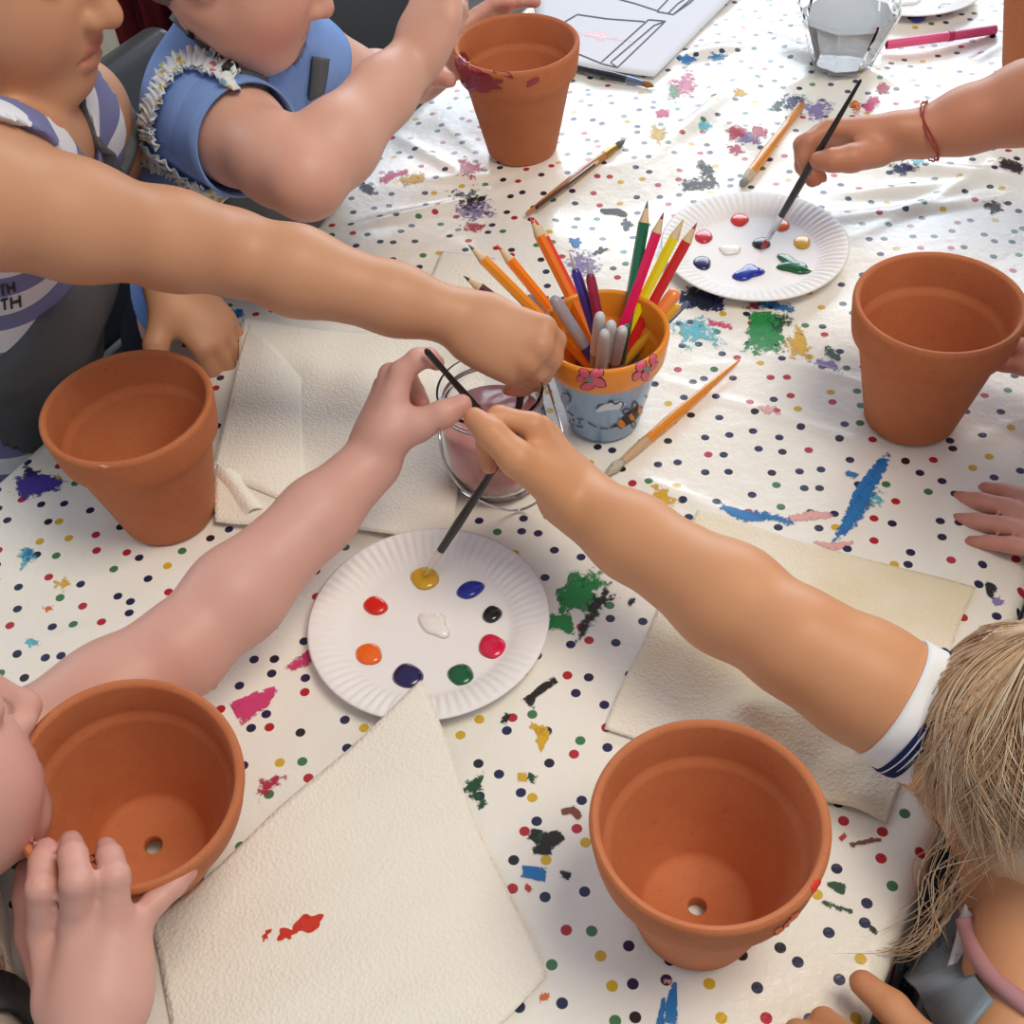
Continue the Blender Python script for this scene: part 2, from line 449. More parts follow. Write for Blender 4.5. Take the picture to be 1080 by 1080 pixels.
def stroke_px(surf, pts, w, off=.0005, dens=5, core=None):
    """painted line on a surface; w in photo pixels (number or per-point list)"""
    P = [np.array(p, float) for p in pts]
    W = [w]*len(P) if np.isscalar(w) else list(w)
    q, ww, en = [], [], []
    for i in range(len(P)-1):
        k = max(2, int(np.hypot(*(P[i+1]-P[i]))/dens))
        for j in range(k): q.append(P[i]+(P[i+1]-P[i])*j/k); ww.append(W[i]+(W[i+1]-W[i])*j/k)
    q.append(P[-1]); ww.append(W[-1])
    cr_ = (-1, -.5, 0, .5, 1) if core is not None else (-1, 1); c_ = len(cr_)
    v, f = [], []; cnt = 0
    for i, p in enumerate(q):
        d = q[min(i+1, len(q)-1)]-q[max(i-1, 0)]; d = d/(np.hypot(*d)+1e-9); s = np.array([-d[1], d[0]])*ww[i]/2
        ok = []
        for e in cr_:
            h, nn = surf.px(*(p+s*e))
            if h is None: break
            if nn @ (EYE-h) < 0: nn = -nn
            ok.append(h+nn*off)
        if len(ok) < c_: continue
        if cnt and np.linalg.norm(ok[0]-np.array(v[-c_])) > .05: continue
        v += ok; cnt += 1; u = i/(len(q)-1); z_ = min(1, u/.18, (1-u)/.18)
        if core is not None: core += [(1-abs(e))*z_ if abs(e) < 1 else 0 for e in cr_]
    f = [(c_*i+k, c_*i+k+1, c_*i+c_+k+1, c_*i+c_+k) for i in range(cnt-1) for k in range(c_-1)]
    return v, f
CS = Surf([cloth])

def mat_smear(name, col, keep=.5, scale=230):
    t = NT(name); co = t.coord('Object')
    q = t.noise(scale, 5, .7, co); at = t.n('ShaderNodeAttribute', attribute_name='core')
    e = t.math('ADD', q.outputs['Fac'], t.math('MULTIPLY', t.math('POWER', at.outputs['Fac'], .7), .34))
    t.l(t.ramp(e, [(keep+.13, (0, 0, 0, 1)), (keep+.20, (.75, .75, .75, 1)), (keep+.30, (1, 1, 1, 1))]).outputs[0], t.b.inputs['Alpha'])
    t.set(Base_Color=hexc(col), Roughness=.4); return t.m
SM = {}
SMC = dict(blue='#1f74b8', navy='#23265a', green='#1f8a45', dgreen='#1b4d33', black='#20201f', pink='#cf3f78', crimson='#b3263f', yellow='#d8ab2c', purple='#4a3a9a', orange='#d8702c', cyan='#58b5c8', lilac='#8a7ab0', red='#c4352c', brown='#7d4638', palepink='#e2a9a6')
def smear(c, keep):
    k = (c, keep)
    if k not in SM: SM[k] = mat_smear('dried_%s_paint_%d' % (c, int(keep*100)), SMC[c], keep)
    return SM[k]
STAINS = [  # colour, keep, kind, geometry in the photograph
 ('green', .36, 'b', (610, 628, 20, 17, -.5)), ('green', .38, 'b', (592, 657, 12, 10, 0)), ('green', .5, 'b', (627, 612, 14, 11, 0)),
 ('black', .54, 's', [(648, 608), (622, 652), (606, 682)], [3, 14, 3]), ('black', .5, 'b', (632, 634, 16, 8, -.3)), ('black', .45, 's', [(664, 630), (668, 638)], 6),
 ('green', .33, 'b', (806, 346, 19, 13, -.4)), ('green', .5, 'b', (808, 362, 22, 15, 0)), ('yellow', .45, 'b', (842, 363, 11, 17, 0)), ('dgreen', .52, 'b', (822, 340, 14, 12, 0)),
 ('navy', .4, 's', [(716, 316), (765, 320)], [12, 14]), ('black', .44, 's', [(722, 312), (758, 318)], 16), ('blue', .5, 's', [(795, 318), (840, 328)], 8), ('crimson', .55, 'b', (795, 324, 11, 7, 0)),
 ('blue', .34, 's', [(930, 484), (910, 520), (886, 566)], [4, 13, 4]), ('blue', .46, 's', [(938, 478), (900, 545), (878, 574)], [7, 15, 3]), ('blue', .5, 's', [(890, 498), (906, 503)], 6), ('cyan', .52, 'b', (918, 526, 16, 12, 0)),
 ('blue', .42, 's', [(758, 533), (785, 545), (812, 546)], [4, 9, 4]), ('blue', .52, 's', [(790, 540), (840, 552)], 7), ('palepink', .45, 's', [(825, 548), (855, 544), (880, 544)], [4, 8, 4]), ('palepink', .42, 's', [(858, 572), (880, 577), (900, 572)], [2, 6, 2]),
 ('yellow', .48, 'b', (698, 526, 13, 13, 0)), ('pink', .36, 's', [(248, 754), (276, 738), (292, 726)], [18, 14, 3]), ('pink', .45, 's', [(300, 708), (330, 692), (352, 660)], [4, 12, 6]), ('pink', .5, 'b', (322, 694, 12, 8, -.5)),
 ('crimson', .52, 'b', (285, 828, 22, 9, -.6)), ('purple', .38, 's', [(18, 516), (40, 512), (66, 508)], [18, 16, 4]), ('navy', .42, 'b', (35, 503, 12, 9, 0)), ('purple', .52, 'b', (40, 512, 30, 10, 0)),
 ('cyan', .46, 'b', (29, 587, 9, 9, 0)), ('blue', .52, 'b', (29, 585, 8, 9, .5)), ('cyan', .5, 'b', (33, 678, 8, 5, 0)), ('yellow', .5, 'b', (66, 617, 9, 6, 0)), ('orange', .5, 'b', (50, 642, 7, 4, 0)),
 ('dgreen', .42, 'b', (500, 829, 11, 8, -.3)), ('dgreen', .52, 's', [(498, 834), (512, 852)], 10), ('dgreen', .45, 's', [(462, 795), (472, 798)], 8), ('yellow', .4, 'b', (572, 778, 7, 10, 0)), ('yellow', .42, 'b', (569, 770, 9, 5, .4)),
 ('black', .38, 's', [(586, 716), (562, 734), (556, 744)], [6, 5, 12]), ('black', .42, 's', [(535, 752), (531, 764)], 5), ('black', .36, 's', [(558, 879), (578, 888), (594, 880)], [8, 14, 7]), ('black', .36, 's', [(562, 898), (580, 893)], [5, 12]),
 ('dgreen', .4, 's', [(566, 880), (574, 888)], 8), ('blue', .33, 's', [(550, 919), (576, 923)], [8, 10]), ('black', .42, 's', [(590, 922), (602, 924)], 6), ('brown', .36, 's', [(592, 857), (604, 854), (613, 864)], [5, 6, 5]),
 ('yellow', .36, 's', [(546, 820), (556, 820)], 6), ('dgreen', .42, 's', [(556, 819), (566, 823)], 6), ('red', .42, 's', [(553, 933), (560, 940)], 4), ('orange', .42, 's', [(574, 1046), (575, 1058)], 7),
 ('blue', .35, 's', [(711, 1036), (706, 1080)], [3, 12]), ('blue', .4, 's', [(700, 1052), (696, 1085)], [2, 7]), ('palepink', .45, 'b', (704, 1035, 5, 3, 0)),
 ('dgreen', .36, 's', [(872, 931), (884, 936), (892, 939)], [3, 7, 8]), ('red', .36, 's', [(886, 886), (892, 880)], 3), ('dgreen', .5, 's', [(866, 952), (900, 962)], 5), ('brown', .48, 's', [(895, 892), (930, 884)], 4), ('black', .45, 's', [(915, 978), (926, 984)], 4),
 ('black', .4, 's', [(1038, 618), (1052, 622)], 6), ('black', .42, 's', [(1040, 626), (1050, 628)], 5), ('lilac', .44, 'b', (1052, 634, 6, 5, 0)),
 ('blue', .34, 'b', (246, 332, 9, 5, 0)), ('cyan', .45, 's', [(298, 362), (312, 372)], 7), ('blue', .44, 'b', (232, 350, 3, 5, 0)), ('cyan', .5, 'b', (300, 368, 12, 7, 0)),
 ('black', .36, 's', [(380, 196), (394, 202)], 6), ('pink', .5, 's', [(400, 194), (412, 186), (432, 180)], [10, 6, 4]), ('yellow', .52, 's', [(420, 192), (450, 186)], 10),
 ('crimson', .5, 'b', (495, 178, 14, 11, 0)), ('lilac', .52, 'b', (500, 222, 20, 14, 0)), ('black', .52, 'b', (496, 212, 18, 14, 0)), ('crimson', .54, 'b', (500, 240, 15, 7, 0)),
 ('blue', .34, 'b', (607, 256, 6, 4, 0)), ('black', .36, 's', [(633, 223), (652, 224), (662, 227)], [3, 5, 2]), ('black', .4, 'b', (633, 265, 6, 3, -.3)), ('black', .42, 'b', (661, 237, 6, 5, 0)), ('lilac', .56, 'b', (615, 280, 24, 18, 0)),
 ('blue', .46, 'b', (724, 63, 9, 6, 0)), ('blue', .48, 'b', (757, 60, 9, 5, 0)), ('green', .52, 'b', (711, 96, 8, 12, 0)), ('yellow', .48, 'b', (694, 142, 8, 10, 0)), ('pink', .52, 'b', (722, 90, 16, 14, 0)),
 ('pink', .48, 's', [(690, 122), (708, 118)], 7), ('cyan', .5, 's', [(735, 132), (752, 134)], 8), ('yellow', .46, 'b', (780, 98, 7, 5, 0)), ('crimson', .42, 'b', (778, 140, 10, 7, 0)), ('crimson', .44, 'b', (800, 140, 8, 8, 0)),
 ('crimson', .48, 'b', (776, 158, 8, 6, 0)), ('lilac', .5, 'b', (790, 146, 14, 8, 0)), ('black', .48, 'b', (745, 180, 8, 10, 0)), ('dgreen', .46, 'b', (820, 112, 6, 6, 0)), ('navy', .5, 'b', (838, 108, 14, 10, 0)),
 ('black', .52, 's', [(715, 196), (760, 192)], 12), ('lilac', .5, 'b', (862, 116, 18, 10, 0)), ('crimson', .4, 's', [(934, 88), (928, 100)], [9, 8]), ('pink', .45, 's', [(926, 102), (912, 118)], [8, 10]), ('orange', .54, 's', [(895, 105), (908, 120)], 10),
 ('navy', .48, 'b', (953, 178, 14, 7, 0)), ('cyan', .5, 'b', (968, 170, 8, 6, 0)), ('black', .44, 's', [(1052, 170), (1080, 180)], 8), ('black', .5, 'b', (1048, 218, 10, 8, 0)), ('dgreen', .5, 's', [(868, 368), (888, 380)], 8),
 ('lilac', .5, 'b', (872, 384, 18, 5, .2)), ('pink', .5, 's', [(745, 340), (775, 346)], 5), ('palepink', .5, 'b', (810, 432, 12, 5, .2)), ('cyan', .54, 'b', (735, 350, 30, 20, 0)),
]
for i, (c, keep, kind, g, *w) in enumerate(STAINS):
    if kind == 'b':
        core = []; v, f = blob_px(CS, g[0], g[1], g[2]*1.2, g[3]*1.2, rot=g[4], jag=.22, seed=i, off=.0004, rings=5, core=core)
    else:
        core = []; v, f = stroke_px(CS, g, [x*1.45+1 for x in w[0]] if isinstance(w[0], list) else w[0]*1.45+1, off=.00045, core=core)
    if len(f):
        o = mesh_obj('paint_stain', v, f, smear(c, keep), cloth); a_ = o.data.attributes.new('core', 'FLOAT', 'POINT'); a_.data.foreach_set('value', np.array(core, np.float32))
print('stains', len(STAINS))

# ------------------------------------------------------------------ pots
RIM, HGT, RB = .063, .115, .0365
def pot_profile(k=1.0):
    P = [(.0055, .0), (.030, .0), (RB-.002, .0006), (RB, .003), (.0535, .0800), (.0543, .0815), (.0578, .0832), (.0592, .0850), (.0605, .0920), (.0626, .1110), (.0624, .1138), (.0605, .1152), (.0582, .1146), (.0570, .1125),
         (.0555, .0880), (.0546, .0855), (.0520, .0832), (.0505, .0800), (.0330, .0135), (.0305, .0108), (.0270, .0100), (.0062, .0096), (.0055, .0090)]
    return [(r*k, z*k) for r, z in P]
pv, pf = lathe(pot_profile(), 96)
pot_mesh = bpy.data.meshes.new('terracotta_pot'); pot_mesh.from_pydata(pv, [], [q[::-1] for q in pf]); pot_mesh.update()
bm = bmesh.new(); bm.from_mesh(pot_mesh); bmesh.ops.recalc_face_normals(bm, faces=bm.faces); bm.to_mesh(pot_mesh); bm.free()
pot_mesh.polygons.foreach_set('use_smooth', [True]*len(pot_mesh.polygons)); pot_mesh.set_sharp_from_angle(angle=math.radians(50)); pot_mesh.materials.append(M['terracotta'])
def pot(x, y, label, rot=None, z=0.0, spin=0):
    o = bpy.data.objects.new('flower_pot', pot_mesh.copy() if False else pot_mesh); COL.objects.link(o)
    o.location = (x, y, z)
    o.rotation_euler = rot if rot else (0, 0, spin)
    return setp(o, label, 'flower pot', 'terracotta pots for painting')
potA = pot(.0540, 1.1552, 'terracotta pot with dark red paint on its rim, beside the line drawing sheet')
potB = pot(-.2651, .6663, 'clean terracotta pot between the charcoal apron and the folded paper towel', spin=1)
potC = pot(.3337, .6966, 'clean terracotta pot nearest the round plate with the smeared green paint', spin=2)
potE = pot(.0906, .2939, 'terracotta pot with orange and red paint specks on its rim, no hand on it', spin=3)
g0 = PZ(1093, 72)
potG = pot(g0[0], g0[1], 'cut-off terracotta pot at the end of the pink straw', spin=4)
ax = Vector((.1736, -.1597, 1)).normalized(); tilt = math.acos(ax.z)
q = Vector((0, 0, 1)).rotation_difference(ax)
potD = pot(-.2381, .3645, 'tilted terracotta pot held by the pale child leaning over it', rot=q.to_euler(), z=RB*math.sin(tilt)+.0005)
# paint on the rims
SA = Surf([potA]); red = simple('dark_red_paint', '#8e1f33', .35, coat=.3)
m = MB()
m.add(*stroke_px(SA, [(480, 56), (480, 78), (486, 84)], [2, 4, 4], dens=2)); m.add(*blob_px(SA, 497, 82, 19, 14, .25, .12, 3, .0006)); m.add(*blob_px(SA, 512, 90, 18, 6, 0, .2, 5, .0008)); m.add(*blob_px(SA, 487, 68, 8, 10, .5, .15, 8, .0007))
m.add(*stroke_px(SA, [(520, 76), (534, 77), (541, 82)], [2, 6, 2], dens=2)); m.add(*blob_px(SA, 562, 86, 7, 3.2, -.5, .2, 7, .0007)); m.add(*blob_px(SA, 487, 59, 3, 5, 0, .2, 9, .0007))
m.build('paint_mark', red, None); 
pm = bpy.data.objects['paint_mark']; pm.parent = potA; pm.matrix_parent_inverse = world_of(potA).inverted(); pm['label'] = 'dark red paint on the pot rim'
SE = Surf([potE]); m = MB()
m.add(*blob_px(SE, 860, 934, 4, 7, .6, .15, 2, .0006)); m.build('paint_mark', simple('dried_red_paint', '#d6301f', .5), None)
m2 = MB(); m2.add(*blob_px(SE, 838, 966, 6, 3.5, -.3, .2, 5, .0006)); m2.add(*blob_px(SE, 822, 982, 7, 4, -.8, .2, 6, .0006)); m2.add(*blob_px(SE, 830, 974, 5, 2.5, -.8, .2, 9, .0006))
m2.build('paint_mark', simple('dried_orange_paint', '#e8671c', .5), None)
for o in COL.objects:
    if o.name.startswith('paint_mark') and o.parent is None: o.parent = potE; o.matrix_parent_inverse = world_of(potE).inverted()
SB = Surf([potB]); m = MB(); m.add(*blob_px(SB, 110, 492, 4, 1.6, .2, .3, 3, .0004)); m.build('chip', simple('pale_clay_chip', '#dfa98a', .8), None)
o = bpy.data.objects['chip']; o.parent = potB; o.matrix_parent_inverse = world_of(potB).inverted()

# painted pencil pot
FK = .051/.063; FX, FY = .0885, .7285
pp = thing('pencil_pot', (FX, FY, 0), 'small pot painted orange and blue with flowers, full of pencils', 'pencil pot')
prof = pot_profile(FK); prof[0] = (.0, 0); prof[-2:] = [(.0, .0096*FK)]
prof_body = [(0, 0)]+prof[1:6]+[(.0518*FK, .0806*FK), (.0345*FK, .0068*FK), (0, .0060*FK)]
prof_band = prof[5:21]+[(.0305*FK, .0108*FK), (.0, .0100*FK), (0, .0062*FK), (.0340*FK, .0070*FK), (.0515*FK, .0808*FK)]
v, f = lathe(prof_body, 72, (FX, FY, 0), close=False); body = mesh_obj('pot_body', v, f, simple('pale_blue_paint', '#8fb3d9', .35, .06, 25, coat=.3), pp, sharp=50)
v, f = lathe(prof_band, 72, (FX, FY, 0), close=True); band = mesh_obj('pot_rim', v, f, simple('orange_paint', '#ee9326', .35, .05, 25, coat=.3), pp, sharp=50)
for o in (body, band):
    bm = bmesh.new(); bm.from_mesh(o.data); bmesh.ops.recalc_face_normals(bm, faces=bm.faces); bm.to_mesh(o.data); bm.free()
    o.data.polygons.foreach_set('use_smooth', [True]*len(o.data.polygons))
SF = Surf([body, band])
P_pink, P_blk, P_gry, P_wht, P_cld = (simple(a, b, .4) for a, b in (('pink_paint', '#e0607c'), ('black_outline_paint', '#262029'), ('grey_paint', '#7f868c'), ('white_cloud_paint', '#dfe8f6'), ('lilac_cloud_paint', '#a9b3dd')))
k675 = 6.75
def Z(x, y): return 560+x/k675, 340+y/k675
def flower(petals, c):
    fl = MB(); [fl.add(*blob_px(SF, *Z(x, y), rx*1.17/k675, ry*1.2/k675, r, .04, i, .0003, rings=3, n=18)) for i, (x, y, rx, ry, r) in enumerate(petals)]
    o = fl.build('painted_flower', P_blk, pp)
    fl = MB(); [fl.add(*blob_px(SF, *Z(x, y), rx/k675, ry/k675, r, .04, i, .0006, rings=3, n=18)) for i, (x, y, rx, ry, r) in enumerate(petals)]
    fl.build('petals', P_pink, o)
    fl = MB(); fl.add(*blob_px(SF, *Z(*c), 24/k675, 22/k675, 0, .1, 3, .0009, rings=2, n=14)); fl.build('flower_centre', P_gry, o)
flower([(382, 362, 40, 26, .5), (468, 362, 48, 30, -.3), (480, 424, 52, 30, .3), (405, 452, 46, 26, -.2), (352, 400, 26, 22, .2)], (420, 402))
flower([(782, 305, 44, 30, -1.0), (866, 262, 34, 22, -1.2), (872, 310, 36, 16, -.9), (810, 378, 26, 34, .2), (752, 378, 36, 24, -.8)], (822, 330))
flower([(135, 330, 14, 28, .1), (150, 355, 14, 22, -.5)], (125, 350))
cl = MB(); cl.add(*blob_px(SF, *Z(560, 600), 92/k675, 26/k675, -.22, .12, 4, .0003)); cl.add(*blob_px(SF, *Z(615, 585), 45/k675, 30/k675, -.2, .1, 5, .0003)); c_ = cl.build('painted_cloud', P_wht, pp)
cl = MB(); cl.add(*stroke_px(SF, [Z(462, 612), Z(480, 590), Z(520, 580)], [.6, 1.6, .5], dens=1.5, off=.0006)); cl.add(*stroke_px(SF, [Z(540, 570), Z(570, 556), Z(600, 578), Z(640, 556), Z(658, 580), Z(640, 605)], [.6, 1.6, 1.8, 1, 1.2, .6], dens=1.5, off=.0006)); cl.build('cloud_outline', P_blk, c_)
cl = MB(); cl.add(*blob_px(SF, *Z(225, 545), 48/k675, 60/k675, .6, .12, 8, .0003)); c_ = cl.build('painted_cloud', P_cld, pp)
cl = MB(); cl.add(*stroke_px(SF, [Z(225, 500), Z(262, 505), Z(285, 535), Z(280, 570)], [.5, 1.3, 1.3, .5], dens=1.5, off=.0006)); cl.build('cloud_outline', P_blk, c_)
bee = MB(); bee.add(*blob_px(SF, *Z(708, 672), 118/k675, 38/k675, -.72, .05, 2, .0003)); bee.add(*stroke_px(SF, [Z(560, 750), Z(612, 728)], [.8, 4], dens=1.5)); bo = bee.build('painted_bee', P_blk, pp)
bee = MB(); [bee.add(*blob_px(SF, *Z(x, y), rx/k675, ry/k675, r, .05, 2, .0007, rings=2)) for x, y, rx, ry, r in ((642, 718, 24, 32, -.4), (714, 672, 16, 34, -.4), (770, 622, 17, 32, -.3))]; bee.build('bee_stripe', P_org if False else simple('bee_orange_paint', '#d98a3a', .4), bo)
bee = MB(); [bee.add(*stroke_px(SF, [Z(x+rx*math.cos(a/9*PI), y+ry*math.sin(a/9*PI)) for a in range(19)], 1.3, .0008, 1.5)) for x, y, rx, ry in ((680, 632, 30, 20), (738, 596, 20, 34), (725, 722, 14, 24))]
bee.add(*stroke_px(SF, [Z(815, 540), Z(840, 500)], 1.0, dens=1.5)); bee.build('bee_wing', P_blk, bo)
tr = MB()
for a, b in [((258, 632), (305, 664)), ((330, 684), (376, 692)), ((408, 712), (470, 744)), ((492, 752), (550, 754)), ((250, 682), (285, 710)), ((296, 690), (312, 700)), ((245, 730), (265, 755)), ((330, 735), (372, 745)), ((340, 700), (352, 718)), ((285, 760), (300, 785)), ((295, 715), (298, 745))]:
    tr.add(*stroke_px(SF, [Z(*a), Z(*b)], 1.1, dens=1.2))
tr.build('painted_trail', P_blk, pp)

# ------------------------------------------------------------------ pencils, pens and brushes
def lac(name, col, rough=.28): 
    k = 'lac_'+name
    if k not in M: M[k] = simple(name+'_lacquer', col, rough, coat=.5)
    return M[k]
def lerp(a, b, t): return np.asarray(a)+(np.asarray(b)-np.asarray(a))*t
def along(a, b, d): a = np.asarray(a); b = np.asarray(b); return a+(b-a)/np.linalg.norm(b-a)*d
def on_len(tip_px, bottom, L):
    """point on the view ray through tip_px lying L away from bottom (the upper one)"""
    d = ray(*tip_px); b = EYE-np.asarray(bottom); A_, B_, C_ = d@d, 2*d@b, b@b-L*L
    disc = B_*B_-4*A_*C_
    if disc < 0: k = -B_/(2*A_)
    else:
        ks = [(-B_-math.sqrt(disc))/(2*A_), (-B_+math.sqrt(disc))/(2*A_)]
        k = max(ks, key=lambda q: (EYE+d*q)[2]-abs((EYE+d*q)[1]-FY)*.3)
    return EYE+d*k
def pencil(bottom, tip, col, lead, label, group, r=.0045, cat='pencil', cone=.016):
    L = np.linalg.norm(np.asarray(tip)-bottom)
    t = thing('coloured_pencil' if cat == 'pencil' else 'pencil', tuple(bottom), label, cat, group)
    m = MB(); m.add(*sweep([bottom, along(bottom, tip, .0008), along(bottom, tip, L-cone)], [r*.9, r, r], 6)); m.build('barrel', col, t, smooth=False)
    m = MB(); m.add(*sweep([along(bottom, tip, L-cone), along(bottom, tip, L-cone*.33)], [r*.93, r*.34], 12)); m.build('sharpened_wood', M['wood'], t, sharp=50)
    m = MB(); m.add(*sweep([along(bottom, tip, L-cone*.33), along(bottom, tip, L)], [r*.34, .0003], 10)); m.build('lead', lead, t, sharp=50)
    return t
def inpot(a, rr, z=.0125): return A3(FX+rr*math.cos(a), FY+rr*math.sin(a), z)
GP = 'pencils and pens standing in the painted pot'
lg = simple('graphite_lead', '#4a4a4e', .35)
def pc(tip, a, rr, L, col, cname, lead, label, r=.0045):
    b = inpot(a, rr); pencil(b, on_len(tip, b, L), lac(cname, col), lead, label, GP, r)
def ld(c): return simple('lead_'+c.strip('#'), c, .5)
pc((683, 212), -1.2, .012, .150, '#136b4c', 'green', ld('#5d6f68'), 'dark green pencil standing upright in the painted pot')
pc((700, 224), -2.4, .016, .158, '#e8195d', 'magenta', ld('#8a3450'), 'magenta pink pencil between the green and the yellow pencil')
pc((721, 231), -2.9, .016, .160, '#f0e21a', 'yellow', ld('#c9c06a'), 'bright yellow pencil in the painted pot')
pc((735, 235), -3.0, .008, .160, '#cf2428', 'red', ld('#a04a48'), 'red pencil outermost of the upright ones by the yellow pencil')
pc((559, 229), -.3, .019, .162, '#f37a1c', 'orange', ld('#e0452c'), 'long orange pencil leaning beside a red one, tip over the cloth')
pc((564, 231), -.05, .021, .158, '#e2402b', 'scarlet', ld('#d0352c'), 'scarlet pencil lying against the long orange pencil')
pc((494, 258), .1, .02, .150, '#f0962a', 'amber', lg, 'amber pencil with a long grey lead leaning lowest over the hand')
pc((524, 258), .25, .02, .146, '#f5831e', 'orange2', ld('#d94a3a'), 'short-looking orange pencil with a red tip above the reaching hand')
pc((489, 291), .7, .021, .128, '#5d2430', 'maroon', ld('#3a1820'), 'maroon brown pencil with a dark tip just above the reaching hand')
# felt pens
def pen(bottom, tip, label, barrel, capm, r=.0048, cap=.045, name='felt_pen', tipcol=None):
    L = np.linalg.norm(np.asarray(tip)-bottom)
    t = thing(name, tuple(bottom), label, 'pen', GP)
    m = MB(); m.add(*sweep([bottom, along(bottom, tip, L-cap)], r*.86, 18)); m.build('barrel', barrel, t, sharp=50)
    c = [along(bottom, tip, L-cap+q) for q in (0, cap*.82, cap*.93, cap*.985, cap)]
    m = MB(); m.add(*sweep(c, [r, r*.96, r*.86, r*.62, r*.3], 18)); m.build('cap', capm, t, sharp=50)
    if tipcol is not None:
        m = MB(); m.add(*sweep([along(bottom, tip, L-.003), along(bottom, tip, L+.012)], [r*.5, r*.12], 12)); m.build('nib', tipcol, t, sharp=50)
    return t
capw = simple('frosted_white_plastic', '#d4d6da', .35, trans=.15); barg = simple('grey_plastic', '#9a9ba2', .4)
for (tp, a, rr, L, lab) in [((633, 331), 2.2, .016, .106, 'white capped pen leftmost of the bunch against the near rim'), ((645, 340), 1.9, .010, .102, 'white capped pen behind its two neighbours against the near rim'),
                            ((638, 349), 2.6, .006, .097, 'white capped pen in the middle of the front bunch'), ((657, 346), 1.3, .014, .099, 'white capped pen in front of the green pen cap')]:
    b = inpot(a, rr); pen(b, on_len(tp, b, L), lab, barg, capw)
b = inpot(1.0, .015); pen(b, on_len((661, 344), b, .096), 'dark green capped pen behind the white capped pens', barg, simple('dark_green_plastic', '#2f5a48', .4), r=.0042)
clr = simple('frosted_clear_plastic', '#c9ccdd', .25, trans=.5)
for (tp, a, rr, L, lab, c) in [((556, 312), .5, .02, .11, 'clear capped pen with a black stripe next to the reaching hand', '#26262c'), ((583, 313), .3, .015, .112, 'clear capped purple pen next to the reaching fingers', '#4a3aa0')]:
    b = inpot(a, rr); pen(b, on_len(tp, b, L), lab, simple('ink_'+c.strip('#'), c, .3), clr, r=.0052, cap=.05)
for (tp, a, rr, L, lab, c) in [((606, 283), -.7, .018, .128, 'translucent violet pen behind the orange and scarlet pencils', '#4b3fb0'), ((622, 288), -1.1, .019, .124, 'translucent wine red pen right behind the violet pen', '#b0325e')]:
    b = inpot(a, rr); pen(b, on_len(tp, b, L), lab, simple('ink_'+c.strip('#'), c, .25, trans=.3), simple('tint_'+c.strip('#'), c, .15, trans=.55), r=.0042, cap=.06, tipcol=clr)

def brush(end, tip, label, handle, group=None, r=.0031, fer=.022, bri=.013, bcol=None, fcol=None, taper=.35, name='paintbrush', band=None, splay=1.0):
    """end = free end of the handle, tip = end of the bristles"""
    end, tip = np.asarray(end, float), np.asarray(tip, float)
    L = np.linalg.norm(tip-end); P = lambda d: along(end, tip, d)
    t = thing(name, tuple(tip), label, 'paintbrush', group)
    hl = L-fer-bri
    m = MB(); m.add(*sweep([P(0), P(.002), P(hl*.35), P(hl*.75), P(hl)], [r*taper*.6, r*taper, r*.72, r, r*.85], 14)); h = m.build('handle', handle, t, sharp=60)
    m = MB(); m.add(*sweep([P(hl), P(hl+.002), P(hl+fer*.5), P(hl+fer)], [r*.95, r*.9, r*.85, r*.62], 14)); m.build('ferrule', fcol or M['metal'], t, sharp=50)
    m = MB(); m.add(*sweep([P(hl+fer), P(hl+fer+bri*.4), P(hl+fer+bri*.8), P(L)], [r*.6, r*.72*splay, r*.4*splay, .0003], 14)); m.build('bristles', bcol or simple('brown_bristles', '#5a4436', .7, .3, 300), t)
    return t
blackh = lac('black', '#0d0c0e', .42); orangeh = simple('translucent_orange_handle', '#f09a2c', .2, trans=.25, coat=.4)
gold = simple('dulled_gold', '#b98f4a', .3, metal=.8)
# brush on the far plate
btip = PZ(803, 264, .0045); bend = PD(908, 84, .95)
brush(bend, btip, 'black brush with a red tip held over the far round plate', blackh, r=.0036, fer=.03, bri=.014, bcol=simple('red_wet_bristles', '#a83a3a', .4), taper=.4)
# brush dipped into yellow
tip5 = PZ(447, 608, .006); e5 = PD(546, 456, .770)
brush(e5, tip5, 'black brush dipped in the yellow paint of the near plate', blackh, r=.0034, fer=.020, bri=.012, bcol=simple('yellow_wet_bristles', '#cfae4a', .4), taper=.75, fcol=simple('pale_metal', '#d8d6cf', .35, metal=.6))
# brush held by the pale child, dipping towards the jar
e4 = PD(449, 369, .812); t4 = PD(531, 462, .885)
brush(e4, t4, 'black brush held by the pale hand above the water jar', blackh, r=.0030, fer=.018, bri=.010, taper=.8)
# brush in the reaching hand, standing in the jar
brush(PD(555, 378, .888), PZ(541, 470, .03), 'black brush dipped upright in the pink water by the reaching hand', blackh, r=.0029, fer=.018, bri=.012, taper=.6)
